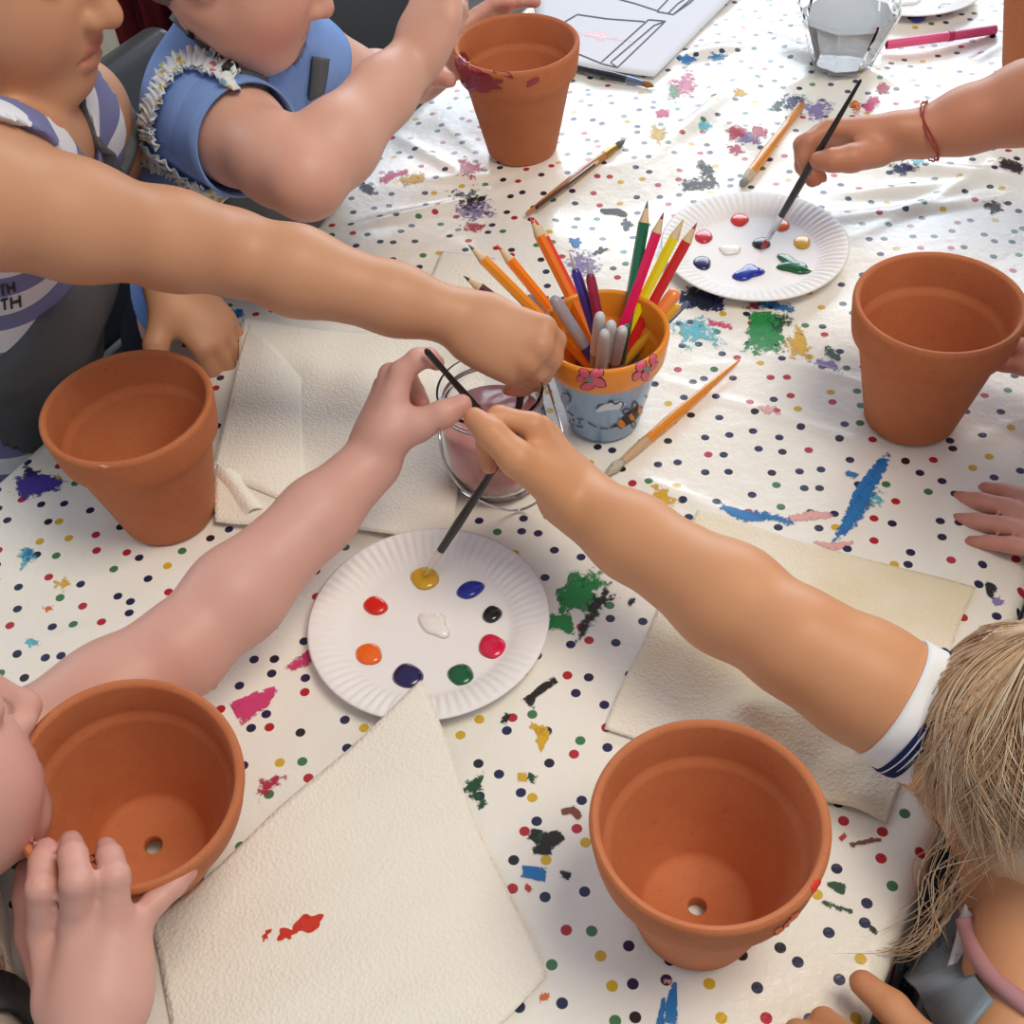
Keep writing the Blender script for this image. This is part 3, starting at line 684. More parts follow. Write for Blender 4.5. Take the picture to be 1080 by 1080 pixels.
# brushes and pencils lying on the cloth
r_ = .0042
brush(PZ(780, 380, .0045), PZ(638, 502, .0035), 'orange brush with dirty pale bristles lying beside the painted pot', orangeh, 'orange brushes lying on the cloth', r=.0046, fer=.03, bri=.022, taper=.25, fcol=simple('clouded_clear_ferrule', '#e8c7a0', .3, trans=.4), bcol=simple('grey_caked_bristles', '#b9b3a3', .8, .3, 400, .5, 600), splay=1.4)
brush(PZ(845, 111, .0045), PZ(781, 197, .0035), 'stubby orange brush lying behind the far round plate', orangeh, 'orange brushes lying on the cloth', r=.0058, fer=.014, bri=.012, taper=.8, fcol=simple('clouded_clear_ferrule2', '#e8d7c0', .3, trans=.4), bcol=simple('grey_caked_bristles2', '#8f8a80', .8, .3, 400))
brush(PZ(555, 226, .004), PZ(659, 148, .0035), 'thin orange brown brush lying in front of the red-marked pot', simple('translucent_brown_handle', '#c98440', .2, trans=.2, coat=.4), None, r=.0050, fer=.02, bri=.016, taper=.4, fcol=gold, bcol=simple('dark_clogged_bristles', '#6a6260', .7))
pencil(PZ(566, 219, .0065), PZ(634, 168, .0065), lac('dark_umber', '#4b3324'), lg, 'dark slim pencil lying along the orange brown brush', None, r=.0022, cone=.012)
brush(PZ(600, 69, .005), PZ(690, 91, .004), 'dark brush with a brown tip half under the line drawing sheet', lac('ink_black', '#1c1f2e', .3), None, r=.0048, fer=.02, bri=.014, taper=.7, fcol=simple('steel_ferrule', '#7f8fb0', .3, metal=.8), bcol=simple('rust_bristles', '#9a6236', .7, .2, 300))
# inside the pot, leaning on the near right rim
b = inpot(2.4, .018); 
tq = on_len((716, 322), b, .108); brush(tq, b, 'flat amber handled brush leaning on the pot rim', lac('amber_yellow', '#dba128'), GP, r=.0048, taper=.75)
b = inpot(2.9, .014); tq = on_len((726, 318), b, .112); brush(tq, b, 'slate blue brush with a blue end leaning over the pot rim', simple('slate_blue_handle', '#5a6f8c', .3), GP, r=.0026, taper=.8)
b = inpot(2.7, .01); tq = on_len((714, 306), b, .104); pen(b, tq, 'broad orange marker behind the amber brush', lac('orange_marker', '#f08a32'), lac('orange_marker2', '#f4924a'), r=.0062, cap=.04, name='marker_pen')
b = inpot(.2, .016); tq = on_len((590, 331), b, .094); pencil(b, tq, lac('orange3', '#f28a1e'), ld('#e0762c'), 'orange pencil low in the pot below the long orange one', GP)

# pink straw
t = thing('drinking_straw', tuple(PZ(985, 43, 0)), 'bright pink bent plastic straw lying beside the cut-off pot', 'straw')
pk = simple('pink_plastic', '#ee5f93', .3, coat=.3)
a, b, c = PZ(935, 47, .005), PZ(1003, 38, .005), PZ(1050, 31, .005)
m = MB(); 
for p, q in ((a, lerp(a, b, .97)), (lerp(b, c, .06), c)):
    v1, f1 = sweep([p, q], .0052, 18, cap=False); v2, f2 = sweep([p, q], .0044, 18, cap=False)
    m.add(v1, f1); m.add(v2, [x[::-1] for x in f2])
    for e in (0, 18): m.add(v1[e:e+18]+v2[e:e+18], [(k, (k+1) % 18, 18+(k+1) % 18, 18+k) for k in range(18)])
m.build('tube', pk, t, sharp=60)
m = MB(); m.add(*sweep([lerp(a, b, .955), lerp(a, b, .965), lerp(a, b, .985), lerp(b, c, .04), lerp(b, c, .06)], [.0052, .0060, .0052, .0060, .0052], 18)); m.build('bend', simple('deep_pink_plastic', '#c93a66', .35), t)

# ------------------------------------------------------------------ plates with paint
def plate(cx, cy, label):
    t = thing('paper_plate', (cx, cy, 0), label, 'plate', 'paper plates used as palettes')
    nseg, RP = 72*6, .0866; V, F = [], []
    prof = [(0, .0012), (.02, .0012), (.045, .0012), (.056, .0014), (.0595, .0022), (.063, .0046), (.068, .0072), (.074, .0092), (.080, .0106), (.0848, .0112), (.0866, .0108), (.0862, .0101), (.080, .0096), (.074, .0080), (.068, .0060), (.063, .0034), (.0595, .0010), (.056, .0003), (.02, .0001), (0, .0001)]
    for r, z in prof:
        fl = max(0, min(1, (r-.0600)/.006))*max(.0, min(1, (.0852-r)/.004))
        for k in range(nseg):
            a = 2*PI*k/nseg; V.append((cx+r*math.cos(a), cy+r*math.sin(a), z+.00075*fl*math.cos(72*a)+.0006*math.sin(2*a+cx*30)*(r/RP)**2))
    for i in range(len(prof)-1):
        for k in range(nseg):
            l = (k+1) % nseg; F.append((i*nseg+k, i*nseg+l, (i+1)*nseg+l, (i+1)*nseg+k)[::-1])
    mesh_obj('plate_body', V, F, M['plate'], t)
    return t
def dab(t, x, y, rx, ry, rot, col, key, jag=.025, h=.0030, seed=None):
    seed = int(x*7+y) if seed is None else seed
    c = PZ(x, y, .0014); s = np.linalg.norm(c-EYE)/FPX
    # true round-ish dab on the plate: footprint from its width and height in the photo, undone for the slant of view
    n, rings = 28, 7; r = random.Random(seed); ph = [r.uniform(0, 6.28) for _ in range(4)]
    base = [PZ(x+(rx*math.cos(a)*math.cos(rot)-ry*math.sin(a)*math.sin(rot))*(1+jag*sum(math.sin((j+2)*a+ph[j]) for j in range(3))),
               y+(rx*math.cos(a)*math.sin(rot)+ry*math.sin(a)*math.cos(rot))*(1+jag*sum(math.sin((j+2)*a+ph[j]) for j in range(3))), .0014) for a in [2*PI*k/n for k in range(n)]]
    V = [c+A3(0, 0, h)]; F = []
    for i in range(1, rings+1):
        q = i/rings
        V += [lerp(c, b, q)+A3(0, 0, h*math.sqrt(max(0, 1-q**2.6))) for b in base]
    for k in range(n): F.append((0, 1+k, 1+(k+1) % n))
    for i in range(rings-1):
        for k in range(n):
            l = (k+1) % n; F.append((1+i*n+k, 1+(i+1)*n+k, 1+(i+1)*n+l, 1+i*n+l))
    V.append(c-A3(0, 0, .0001)); F += [(1+(rings-1)*n+k, len(V)-1, 1+(rings-1)*n+(k+1) % n) for k in range(n)]
    return mesh_obj('paint_dab', V, [q[::-1] for q in F], paintm(key, col), t)
p1 = plate(-.0620, .5262, 'white fluted paper plate between the pale arm and the green stain, nine round paint dabs')
for a in [(448, 610, 15.5, 12, 0, '#d8a92c', 'ochre'), (496, 622, 15, 9, -.3, '#12299c', 'ultramarine'), (519, 648, 11, 8.5, -.35, '#121215', 'black'), (519, 682, 15, 13, 0, '#d51743', 'magenta'),
          (486, 712, 14, 12, 0, '#0b5a30', 'green'), (430, 713, 16, 13.5, 0, '#1d1450', 'violet'), (389, 690, 14.5, 11.5, 0, '#f26a10', 'orange'), (396, 639, 13, 10, .1, '#d8210f', 'scarlet')]:
    dab(p1, *a)
dab(p1, 458, 659, 16, 13, .5, '#f4f1ec', 'white', .11, .0034, 8)
p2 = plate(.2549, .9358, 'white fluted paper plate with a smeared green dab behind the painted pot')
for a in [(780, 232, 10, 6.5, 0, '#d8231c', 'scarlet'), (825, 238, 8, 6, 0, '#f0701a', 'orange'), (846, 256, 9.5, 7, 0, '#d9a02c', 'ochre'), (789, 288, 15, 8, -.2, '#15237a', 'ultramarine', .12),
          (803, 257, 10, 6, 0, '#141416', 'black'), (740, 278, 10.5, 7.5, 0, '#1a1546', 'violet'), (742, 250, 10, 7, 0, '#c31d35', 'crimson'), (835, 280, 18, 7.5, .2, '#0c4a2c', 'green', .2), (846, 284, 12, 4, .35, '#0c4a2c', 'green', .2)]:
    dab(p2, *a)
dab(p2, 770, 264, 11, 5.5, 0, '#eeeae6', 'white', .1)
p3 = plate(.5420, 1.427, 'white paper plate at the photo edge with two dark blue dabs beside the faceted glass')
dab(p3, 968, 18, 8.5, 5, 0, '#1530a0', 'ultramarine'); dab(p3, 998, 9, 8.5, 5, 0, '#171536', 'violet'); dab(p3, 955, 2, 14, 5, 0, '#eeeae6', 'white', .15)

# ------------------------------------------------------------------ paper towels and sheets
def sheet(name, c4, mat, label, cat, n=44, lift=None, group=None, th=.0006, edge=.0):
    """c4: corners in order, bilinear sheet with its own relief"""
    A_, B_, C_, D_ = [np.asarray(p, float) for p in c4]
    V = []
    r = random.Random(len(label)); ph = [r.uniform(0, 6.28) for _ in range(8)]
    for i in range(n+1):
        for j in range(n+1):
            u, w = i/n, j/n
            uu = u+edge*math.sin(9*w+ph[0])*(abs(u-.5)*2)**6; ww = w+edge*math.sin(8*u+ph[1])*(abs(w-.5)*2)**6
            p = A_*(1-uu)*(1-ww)+B_*(1-uu)*ww+C_*uu*ww+D_*uu*(1-ww)
            p = p+A3(0, 0, .0012+(lift(u, w, p) if lift else 0)); V.append(p)
    m = n+1; F = [(i*m+j, (i+1)*m+j, (i+1)*m+j+1, i*m+j+1) for i in range(n) for j in range(n)]
    v2 = [p-A3(0, 0, th) for p in V]; k = len(V)
    F2 = [tuple(q+k for q in f[::-1]) for f in F]
    rim = [(i*m) for i in range(n)]+[n*m+j for j in range(n)]+[i*m+n for i in range(n, 0, -1)]+[j for j in range(n, 0, -1)]
    F3 = [(rim[i], rim[i]+k, rim[(i+1) % len(rim)]+k, rim[(i+1) % len(rim)]) for i in range(len(rim))]
    o = mesh_obj(name, V+v2, F+F2+F3, mat)
    return setp(o, label, cat, group)
def bump2(p, c, r, h): return h*math.exp(-((p[0]-c[0])**2+(p[1]-c[1])**2)/r**2)
GT = 'white embossed paper towels'
a, b, d = PZ(446, 733), PZ(157, 975), PZ(575, 1030); c = b+d-a
pA = a.copy()
tw1 = sheet('paper_towel', (a, b, c, d), M['towel'], 'flat white paper towel with a small red blot, in front of the near plate', 'paper towel', 50,
      lambda u, w, p: bump2(p, pA, .062, .0175)+bump2(p, pA+A3(-.10, -.075, 0), .05, .005)+.0006*math.sin(30*u+8*w)+.002*max(0, u-.9)*10*(.5+.5*math.sin(7*w)), GT, edge=.008)
ST1 = Surf([tw1]); m = MB()
m.add(*blob_px(ST1, 325, 974, 15, 9.5, -.3, .16, 3, .0004)); m.add(*blob_px(ST1, 302, 985, 9, 6.5, -.3, .2, 4, .0004)); m.add(*blob_px(ST1, 281, 986, 3, 6, .4, .3, 5, .0004))
o = m.build('red_blot', simple('soaked_red_paint', '#cf3524', .7, .15, 300), tw1); o['label'] = 'red paint blot'
# left towel, folded with a raised flap
a, b, c, d = PZ(262, 343), PZ(226, 552), PZ(476, 572), PZ(520, 368)
def lift2(u, w, p):
    return .006*math.exp(-u/.25)*(1-.5*w)+.0015*math.sin(11*u+5*w)+.0018*math.sin(17*w-4*u)*(1-u)+bump2(p, PZ(385, 420), .03, .006)+bump2(p, PZ(330, 400), .02, .005)+bump2(p, PZ(245, 520), .03, .004)+.003
tw2 = sheet('paper_towel', (a, b, c, d), M['towel'], 'rumpled white paper towel under the pale forearm, between pot and jar', 'paper towel', 50, lift2, GT, edge=.014)
a, b, c, d = PZ(300, 345, .012), PZ(262, 343, .006), PZ(224, 498, .008), PZ(348, 512, .010)
fl = sheet('folded_flap', (PZ(262, 343, .010), PZ(222, 500, .009), PZ(322, 540, .006), PZ(318, 400, .010)), M['towel'], '', '', 20, lambda u, w, p: .006*math.sin(PI*u)*(1-.4*w)+.002*math.sin(6*w), None)
for k in ('label', 'category'): del fl[k]
fl.parent = tw2
cu = sheet('curled_corner', (PZ(222, 500, .008), PZ(258, 548, .003), PZ(282, 540, .004), PZ(250, 498, .011)), M['towel'], '', '', 14, lambda u, w, p: .006*math.sin(PI*u)+.001*w)
for k in ('label', 'category'): del cu[k]
cu.parent = tw2
# right towel, damp and stained with a crumpled near side
a, b, c, d = PZ(735, 540), PZ(638, 772), PZ(936, 872), PZ(1028, 622)
cz = PZ(815, 765)
rr = random.Random(4); WR = [(PZ(rr.uniform(755, 925), rr.uniform(740, 855)), rr.uniform(.008, .018), rr.uniform(.002, .006)) for _ in range(26)]
tw3 = sheet('paper_towel', (a, b, c, d), M['towel_wet'], 'damp stained paper towel under the forearm with the striped cuff', 'paper towel', 70,
      lambda u, w, p: sum(bump2(p, q, r, h) for q, r, h in WR)*.8+.0006*math.sin(14*u+9*w)+bump2(p, PZ(690, 700), .05, .003)*.6, GT, edge=.008)
# small white sheet with red print behind the painted pot
tw4 = sheet('paper_napkin', (PZ(466, 268), PZ(440, 330), PZ(548, 348), PZ(560, 288)), M['towel'], 'small white napkin with red print behind the painted pot', 'napkin', 24, lambda u, w, p: .002+.004*math.sin(PI*u)*(1-w))
S4 = Surf([tw4]); m = MB(); m.add(*blob_px(S4, 493, 307, 3, 3, 0, .2, 2, .0004)); m.add(*stroke_px(S4, [(504, 309), (512, 314), (522, 318)], [10, 6, 1], .0004, 2)); m.build('red_print', simple('red_print', '#d2303c', .6), tw4)
# line drawing sheet
dr_ = sheet('drawing_sheet', (PZ(560, -20), PZ(572, 70), PZ(690, 84), PZ(792, -20)), M['paper'], 'white sheet with line drawings of flower pots behind the red-marked pot', 'drawing', 16, lambda u, w, p: .0035+.0012*math.sin(5*u), th=.0004)
SD = Surf([dr_]); m = MB()
for q in ([(584, 30), (609, 15.5), (640, 20), (680, 23)], [(684, 21), (702, 22.5), (651, 71.5), (633, 67), (684, 21)], [(702, 22.5), (690, 27), (644, 66), (651, 71.5)], [(590, 50), (612, 58), (634, 67)],
          [(640, -4), (670, 4), (693, 11.5)], [(693, 12.5), (710, 15.5), (735, -6)], [(693, 12), (709, -5)], [(710, 15.5), (728, 3), (735, -4)], [(705, 14), (715, 4), (730, -6)]):
    m.add(*stroke_px(SD, q, 1.5, .0003, 4))
m.build('ink_lines', M['ink'], dr_)
m = MB(); core = []; m.add(*blob_px(SD, 632, 38, 26, 5, .1, .3, 2, .0002, core=core)); cm_ = m.build('pink_crayon_mark', mat_smear('pale_pink_crayon', '#f0c2c6', .5), dr_); cm_.data.attributes.new('core', 'FLOAT', 'POINT').data.foreach_set('value', np.array(core, np.float32))

# ------------------------------------------------------------------ water vessels
def fix(o):
    bm = bmesh.new(); bm.from_mesh(o.data); bmesh.ops.recalc_face_normals(bm, faces=bm.faces); bm.to_mesh(o.data); bm.free(); o.data.polygons.foreach_set('use_smooth', [True]*len(o.data.polygons)); return o
JX, JY = -.003, .6755
jar = thing('water_jar', (JX, JY, 0), 'round glass jar of cloudy pink water with a wire handle', 'jar')
pr = [(0, .0008), (.031, .0008), (.0355, .003), (.0385, .012), (.0412, .030), (.0418, .052), (.0402, .066), (.0372, .0755), (.0362, .079), (.0372, .083), (.0392, .0865), (.0402, .089), (.0396, .0906), (.0382, .0898), (.0362, .0855), (.0346, .0795), (.0352, .0755), (.038, .066), (.0394, .052), (.0388, .030), (.036, .013), (.031, .0045), (0, .004)]
v, f = lathe(pr, 72, (JX, JY, 0), close=False); fix(mesh_obj('glass_body', v, f, M['glass'], jar))
t = NT('cloudy_pink_water'); t.set(Base_Color=hexc('#efa9a8'), Roughness=.15, Transmission_Weight=.12, IOR=1.33); wm = t.m
pr = [(0, .0045), (.0305, .005), (.0355, .0135), (.0385, .030), (.0390, .050), (.0384, .060), (.0378, .0605), (0, .0600)]
v, f = lathe(pr, 64, (JX, JY, 0), close=False); fix(mesh_obj('water', v, f, wm, jar))
m = MB()
for zz, rr_ in ((.0770, .0385), (.0800, .0380)):
    m.add(*sweep([(JX+rr_*math.cos(a), JY+rr_*math.sin(a), zz) for a in np.linspace(0, 2*PI, 48, endpoint=False)], .0009, 8, closed=True))
aL, aR = A3(JX-.041, JY-.004, .079), A3(JX+.040, JY+.010, .079)
for e, s in ((aL, -1), (aR, 1)):
    m.add(*sweep([e+A3(.0035*math.cos(a), 0, .0035*math.sin(a)) for a in np.linspace(0, 2*PI, 16, endpoint=False)], .0008, 6, closed=True))
    m.add(*sweep(smoothline([e+A3(-s*.003, 0, 0), e+A3(s*.002, -.003, .004), e+A3(s*.0045, -.001, .001)]), .0008, 6))
m.build('wire_collar', M['metal'], jar)
bl = smoothline([aL+A3(-.003, 0, 0), PD(462, 450, .83), PD(470, 490, .83), PD(500, 525, .845), PZ(548, 538, .002), PD(590, 508, .85), PD(594, 462, .84), aR+A3(.004, 0, 0)], 10)
m = MB(); m.add(*sweep(bl, .0010, 10)); m.build('wire_handle', M['metal'], jar)

gx = PZ(886, 70)
gl = thing('water_glass', (gx[0], gx[1], 0), 'faceted glass tumbler half full of grey water at the top of the table', 'glass')
def facet(prof, n, c, ph=0, alt=0):
    V, F = [], []
    for i, (r, z) in enumerate(prof):
        for k in range(n):
            a = 2*PI*(k+(.5 if (i % 2 and alt) else 0))/n+ph; V.append((c[0]+r*math.cos(a), c[1]+r*math.sin(a), z))
    for i in range(len(prof)-1):
        for k in range(n):
            l = (k+1) % n; F.append((i*n+k, i*n+l, (i+1)*n+l, (i+1)*n+k))
    F.append(tuple(range(n-1, -1, -1))); F.append(tuple((len(prof)-1)*n+k for k in range(n)))
    return V, F
v, f = facet([(.029, .0008), (.034, .004), (.0545, .060), (.0555, .064), (.047, .108), (.0435, .108), (.0515, .0645), (.0505, .060), (.0305, .008)], 8, gx, .33)
o = mesh_obj('glass_body', v, f, mat_glass('thin_faceted_glass', (.93, .95, .95, 1), .01, 1.12), gl, smooth=False)
bm = bmesh.new(); bm.from_mesh(o.data); bmesh.ops.recalc_face_normals(bm, faces=bm.faces); bm.to_mesh(o.data); bm.free()
t = NT('cloudy_grey_water'); t.set(Base_Color=hexc('#c3bfc0'), Roughness=.05, Transmission_Weight=.6, IOR=1.15)
v, f = facet([(.030, .0085), (.0492, .0575), (.0490, .058)], 8, gx, .33)
mesh_obj('water', v, f, t.m, gl, smooth=False)

# ------------------------------------------------------------------ people: one continuous surface each
class Field:
    """signed distance field on a grid, meshed with surface nets"""
    def __init__(s, lo, hi, h):
        s.lo = np.asarray(lo, float); s.h = h
        s.n = np.ceil((np.asarray(hi, float)-s.lo)/h).astype(int)+1
        s.f = np.full(s.n, .2, np.float32)
    def win(s, lo, hi, m):
        a = np.clip(np.floor((lo-m-s.lo)/s.h).astype(int), 0, s.n); b = np.clip(np.ceil((hi+m-s.lo)/s.h).astype(int)+1, 0, s.n)
        if np.any(b <= a): return None
        sl = tuple(slice(x, y) for x, y in zip(a, b))
        g = [(s.lo[i]+s.h*np.arange(a[i], b[i])).astype(np.float32) for i in range(3)]
        return sl, g[0][:, None, None], g[1][None, :, None], g[2][None, None, :]
    def comb(s, sl, d, k, sub=False, cut=False):
        a = s.f[sl]
        if sub or cut:
            b = -d if sub else d
            if k > 0:
                h = np.maximum(k-np.abs(a-b), 0)/k; s.f[sl] = np.maximum(a, b)+h*h*k*.25
            else: s.f[sl] = np.maximum(a, b)
        elif k > 0:
            h = np.maximum(k-np.abs(a-d), 0)/k; s.f[sl] = np.minimum(a, d)-h*h*k*.25
        else: s.f[sl] = np.minimum(a, d)
    def cone(s, a, b, ra, rb, k=.01, flat=None, sub=False, grow=0):
        """tapered limb from a to b; flat=(axis, factor) makes it thinner along axis"""
        a, b = np.asarray(a, float), np.asarray(b, float); ra += grow; rb += grow
        R = max(ra, rb)*1.02; w = s.win(np.minimum(a, b)-R, np.maximum(a, b)+R, k+3*s.h)
        if w is None: return
        sl, X, Y, Z_ = w; ab = b-a; L2 = ab@ab+1e-12
        px, py, pz = X-a[0], Y-a[1], Z_-a[2]
        t_ = np.clip((px*ab[0]+py*ab[1]+pz*ab[2])/L2, 0, 1)
        qx, qy, qz = px-t_*ab[0], py-t_*ab[1], pz-t_*ab[2]
        fac = 1.0
        d2 = qx*qx+qy*qy+qz*qz
        if flat is not None:
            u = np.asarray(flat[0], float); u = u/np.linalg.norm(u); fac = flat[1]
            c = qx*u[0]+qy*u[1]+qz*u[2]; d2 = d2+c*c*(1/fac**2-1)
            e = np.sqrt(d2); r = ra+t_*(rb-ra); base = np.sqrt(qx*qx+qy*qy+qz*qz)+1e-9
            d = (e-r)*np.clip(base/(e+1e-9), fac, 1)
        else: d = np.sqrt(d2)-(ra+t_*(rb-ra))
        s.comb(sl, d.astype(np.float32), k, sub)
    def ell(s, c, ax, r, k=.01, sub=False, grow=0):
        c = np.asarray(c, float); r = np.asarray(r, float)+grow; R = r.max()
        w = s.win(c-R, c+R, k+3*s.h)
        if w is None: return
        sl, X, Y, Z_ = w; p = (X-c[0], Y-c[1], Z_-c[2])
        k0 = 0; k1 = 0
        for a_, rr in zip(ax, r):
            q = p[0]*a_[0]+p[1]*a_[1]+p[2]*a_[2]; k0 = k0+(q/rr)**2; k1 = k1+(q/rr**2)**2
        k0 = np.sqrt(k0); k1 = np.sqrt(k1)+1e-6
        s.comb(sl, (k0*(k0-1)/k1).astype(np.float32), k, sub)
    def chain(s, pts, rad, k=.006, k0=None, grow=0, flat=None, sub=False):
        for i in range(len(pts)-1): s.cone(pts[i], pts[i+1], rad[i], rad[i+1], k if (i or k0 is None) else k0, flat, sub, grow)
    def plane(s, p, n_, k=0):
        """keep only what lies behind the plane"""
        n_ = np.asarray(n_, float); n_ = n_/np.linalg.norm(n_)
        g = [s.lo[i]+s.h*np.arange(s.n[i]) for i in range(3)]
        d = (g[0][:, None, None]-p[0])*n_[0]+(g[1][None, :, None]-p[1])*n_[1]+(g[2][None, None, :]-p[2])*n_[2]
        s.comb((slice(None),)*3, d.astype(np.float32), k, cut=True)
    def mesh(s, smooth=1):
        f = s.f; ins = f < 0; n = s.n
        c = np.zeros(n-1, np.int8)
        for i in (0, 1):
            for j in (0, 1):
                for k in (0, 1): c += ins[i:n[0]-1+i, j:n[1]-1+j, k:n[2]-1+k]
        act = (c > 0) & (c < 8); ids = np.full(n-1, -1, np.int32); idx = np.argwhere(act); ids[act] = np.arange(len(idx))
        acc = np.zeros((len(idx), 3)); cnt = np.zeros(len(idx))
        cor = [(i, j, k) for i in (0, 1) for j in (0, 1) for k in (0, 1)]
        val = {q: f[idx[:, 0]+q[0], idx[:, 1]+q[1], idx[:, 2]+q[2]] for q in cor}
        for q in cor:
            for ax_ in range(3):
                if q[ax_]: continue
                p = list(q); p[ax_] = 1; p = tuple(p); a, b = val[q], val[p]; m = (a < 0) != (b < 0)
                tt = np.where(m, a/(a-b+1e-20), 0); v = np.tile(np.array(q, float), (len(idx), 1)); v[:, ax_] += tt
                acc += v*m[:, None]; cnt += m
        V = s.lo+s.h*(idx+acc/cnt[:, None])
        Q = []
        for ax_ in range(3):
            b_, c_ = (ax_+1) % 3, (ax_+2) % 3
            sl0 = [slice(1, n[i]-1) for i in range(3)]; sl0[ax_] = slice(0, n[ax_]-1); sl1 = list(sl0); sl1[ax_] = slice(1, n[ax_])
            A_, B_ = ins[tuple(sl0)], ins[tuple(sl1)]
            for m, flip in ((A_ & ~B_, False), (~A_ & B_, True)):
                e = np.argwhere(m)
                if not len(e): continue
                e = e+1; e[:, ax_] -= 1
                def g(db, dc):
                    q = e.copy(); q[:, b_] += db; q[:, c_] += dc; return ids[q[:, 0], q[:, 1], q[:, 2]]
                quad = np.stack([g(-1, -1), g(0, -1), g(0, 0), g(-1, 0)], -1)
                Q.append(quad[:, ::-1] if flip else quad)
        Q = np.concatenate(Q); Q = Q[(Q >= 0).all(1)]
        for _ in range(smooth):
            S_ = np.zeros_like(V); W = np.zeros(len(V))
            for i in range(4):
                a, b = Q[:, i], Q[:, (i+1) % 4]
                for ax_ in range(3): S_[:, ax_] += np.bincount(a, V[b, ax_], len(V))+np.bincount(b, V[a, ax_], len(V))
                W += np.bincount(a, minlength=len(V))+np.bincount(b, minlength=len(V))
            V = V*.5+.5*S_/np.maximum(W, 1)[:, None]
        return V, Q

def unit(v): v = np.asarray(v, float); return v/np.linalg.norm(v)
def head_frame(F, U):
    F = unit(F); U = np.asarray(U, float); U = unit(U-F*(U@F)); return F, np.cross(U, F), U     # forward, left, up
HEADPT = dict(mouth=(.081, 0, -.061), nose=(.098, 0, -.036), chin=(.072, 0, -.096), crown=(-.01, 0, .105), ear=(-.008, .07, -.015), eyeL=(.074, .031, 0), eyeR=(.074, -.031, 0))
class Head:
    def __init__(s, F, U, anchor, at, scale=1.0):
        s.F, s.L, s.U = head_frame(F, U); s.k = scale
        s.c = np.asarray(at, float)-s.vec(HEADPT[anchor])
    def vec(s, p): return (s.F*p[0]+s.L*p[1]+s.U*p[2])*s.k
    def p(s, x, y, z): return s.c+s.vec((x, y, z))
    def build(s, fd, mouth_open=.0, grow=0, skull_only=False):
        ax = (s.F, s.L, s.U); k = s.k
        fd.ell(s.p(-.010, 0, .022), ax, np.array([.092, .074, .083])*k, .02, grow=grow)
        if skull_only: return
        fd.ell(s.p(.022, 0, -.040), ax, np.array([.060, .058, .052])*k, .03, grow=grow)
        for y in (-1, 1):
            fd.ell(s.p(.042, .034*y, -.044), ax, np.array([.034, .030, .034])*k, .022, grow=grow)     # cheeks
            fd.cone(s.p(-.005, .052*y, -.052), s.p(.055, .020*y, -.085), .018*k, .016*k, .02, grow=grow)  # jaw
        fd.ell(s.p(.064, 0, -.086), ax, np.array([.018, .022, .016])*k, .016, grow=grow)               # chin
        fd.ell(s.p(.066, 0, -.058), ax, np.array([.016, .028, .020])*k, .014, grow=grow)               # muzzle
        if grow: return
        for y in (-1, 1):
            fd.ell(s.p(.083, .030*y, .001), ax, np.array([.016, .019, .013])*k, .012, sub=True)        # sockets
            fd.ell(s.p(.066, .030*y, -.001), ax, np.array([.0135, .0165, .0125])*k, .004)               # lids over the eye
            fd.cone(s.p(.074, .016*y, .019), s.p(.064, .045*y, .019), .007*k, .006*k, .014)            # brow ridge
        fd.cone(s.p(.079, 0, .004), s.p(.093, 0, -.030), .0058*k, .0085*k, .012)                        # nose
        fd.ell(s.p(.0945, 0, -.034), ax, np.array([.0098, .0098, .0085])*k, .006)
        for y in (-1, 1):
            fd.ell(s.p(.086, .0098*y, -.037), ax, np.array([.0088, .0064, .0064])*k, .005)
            fd.ell(s.p(.0915, .0055*y, -.0425), ax, np.array([.0035, .0026, .003])*k, .003, sub=True)
        up_ = [s.p(.070, -.020, -.0630), s.p(.0805, -.008, -.0570), s.p(.0820, 0, -.0582), s.p(.0805, .008, -.0570), s.p(.070, .020, -.0630)]
        lo_ = [s.p(.070, -.019, -.0655), s.p(.0790, -.008, -.0690+mouth_open*-.3), s.p(.0795, 0, -.0698+mouth_open*-.3), s.p(.0790, .008, -.0690+mouth_open*-.3), s.p(.070, .019, -.0655)]
        fd.chain(up_, np.array([.0034, .0058, .0054, .0058, .0034])*k, .003); fd.chain(lo_, np.array([.0034, .0064, .0068, .0064, .0034])*k, .003)
        cr_ = [s.p(.072, -.0205, -.0642), s.p(.0865, -.008, -.0630), s.p(.0875, 0, -.0636), s.p(.0865, .008, -.0630), s.p(.072, .0205, -.0642)]
        fd.chain(cr_, np.array([.0010, .0016, .0016, .0016, .0010])*k+mouth_open*.3, .002, sub=True)
        s.lips = up_+lo_
        for y in (-1, 1):
            e = s.p(-.006, .072*y, -.012); o = s.L*y
            a2 = (unit(s.F*.85-o*.2-s.U*.1), unit(s.L*y*.5+s.F*.3), s.U)
            fd.ell(e, (unit(s.F), unit(o), s.U), np.array([.017, .008, .028])*k, .005)
            fd.ell(e+o*.007*k+s.F*.004*k, (unit(s.F), unit(o), s.U), np.array([.010, .006, .018])*k, .004, sub=True)

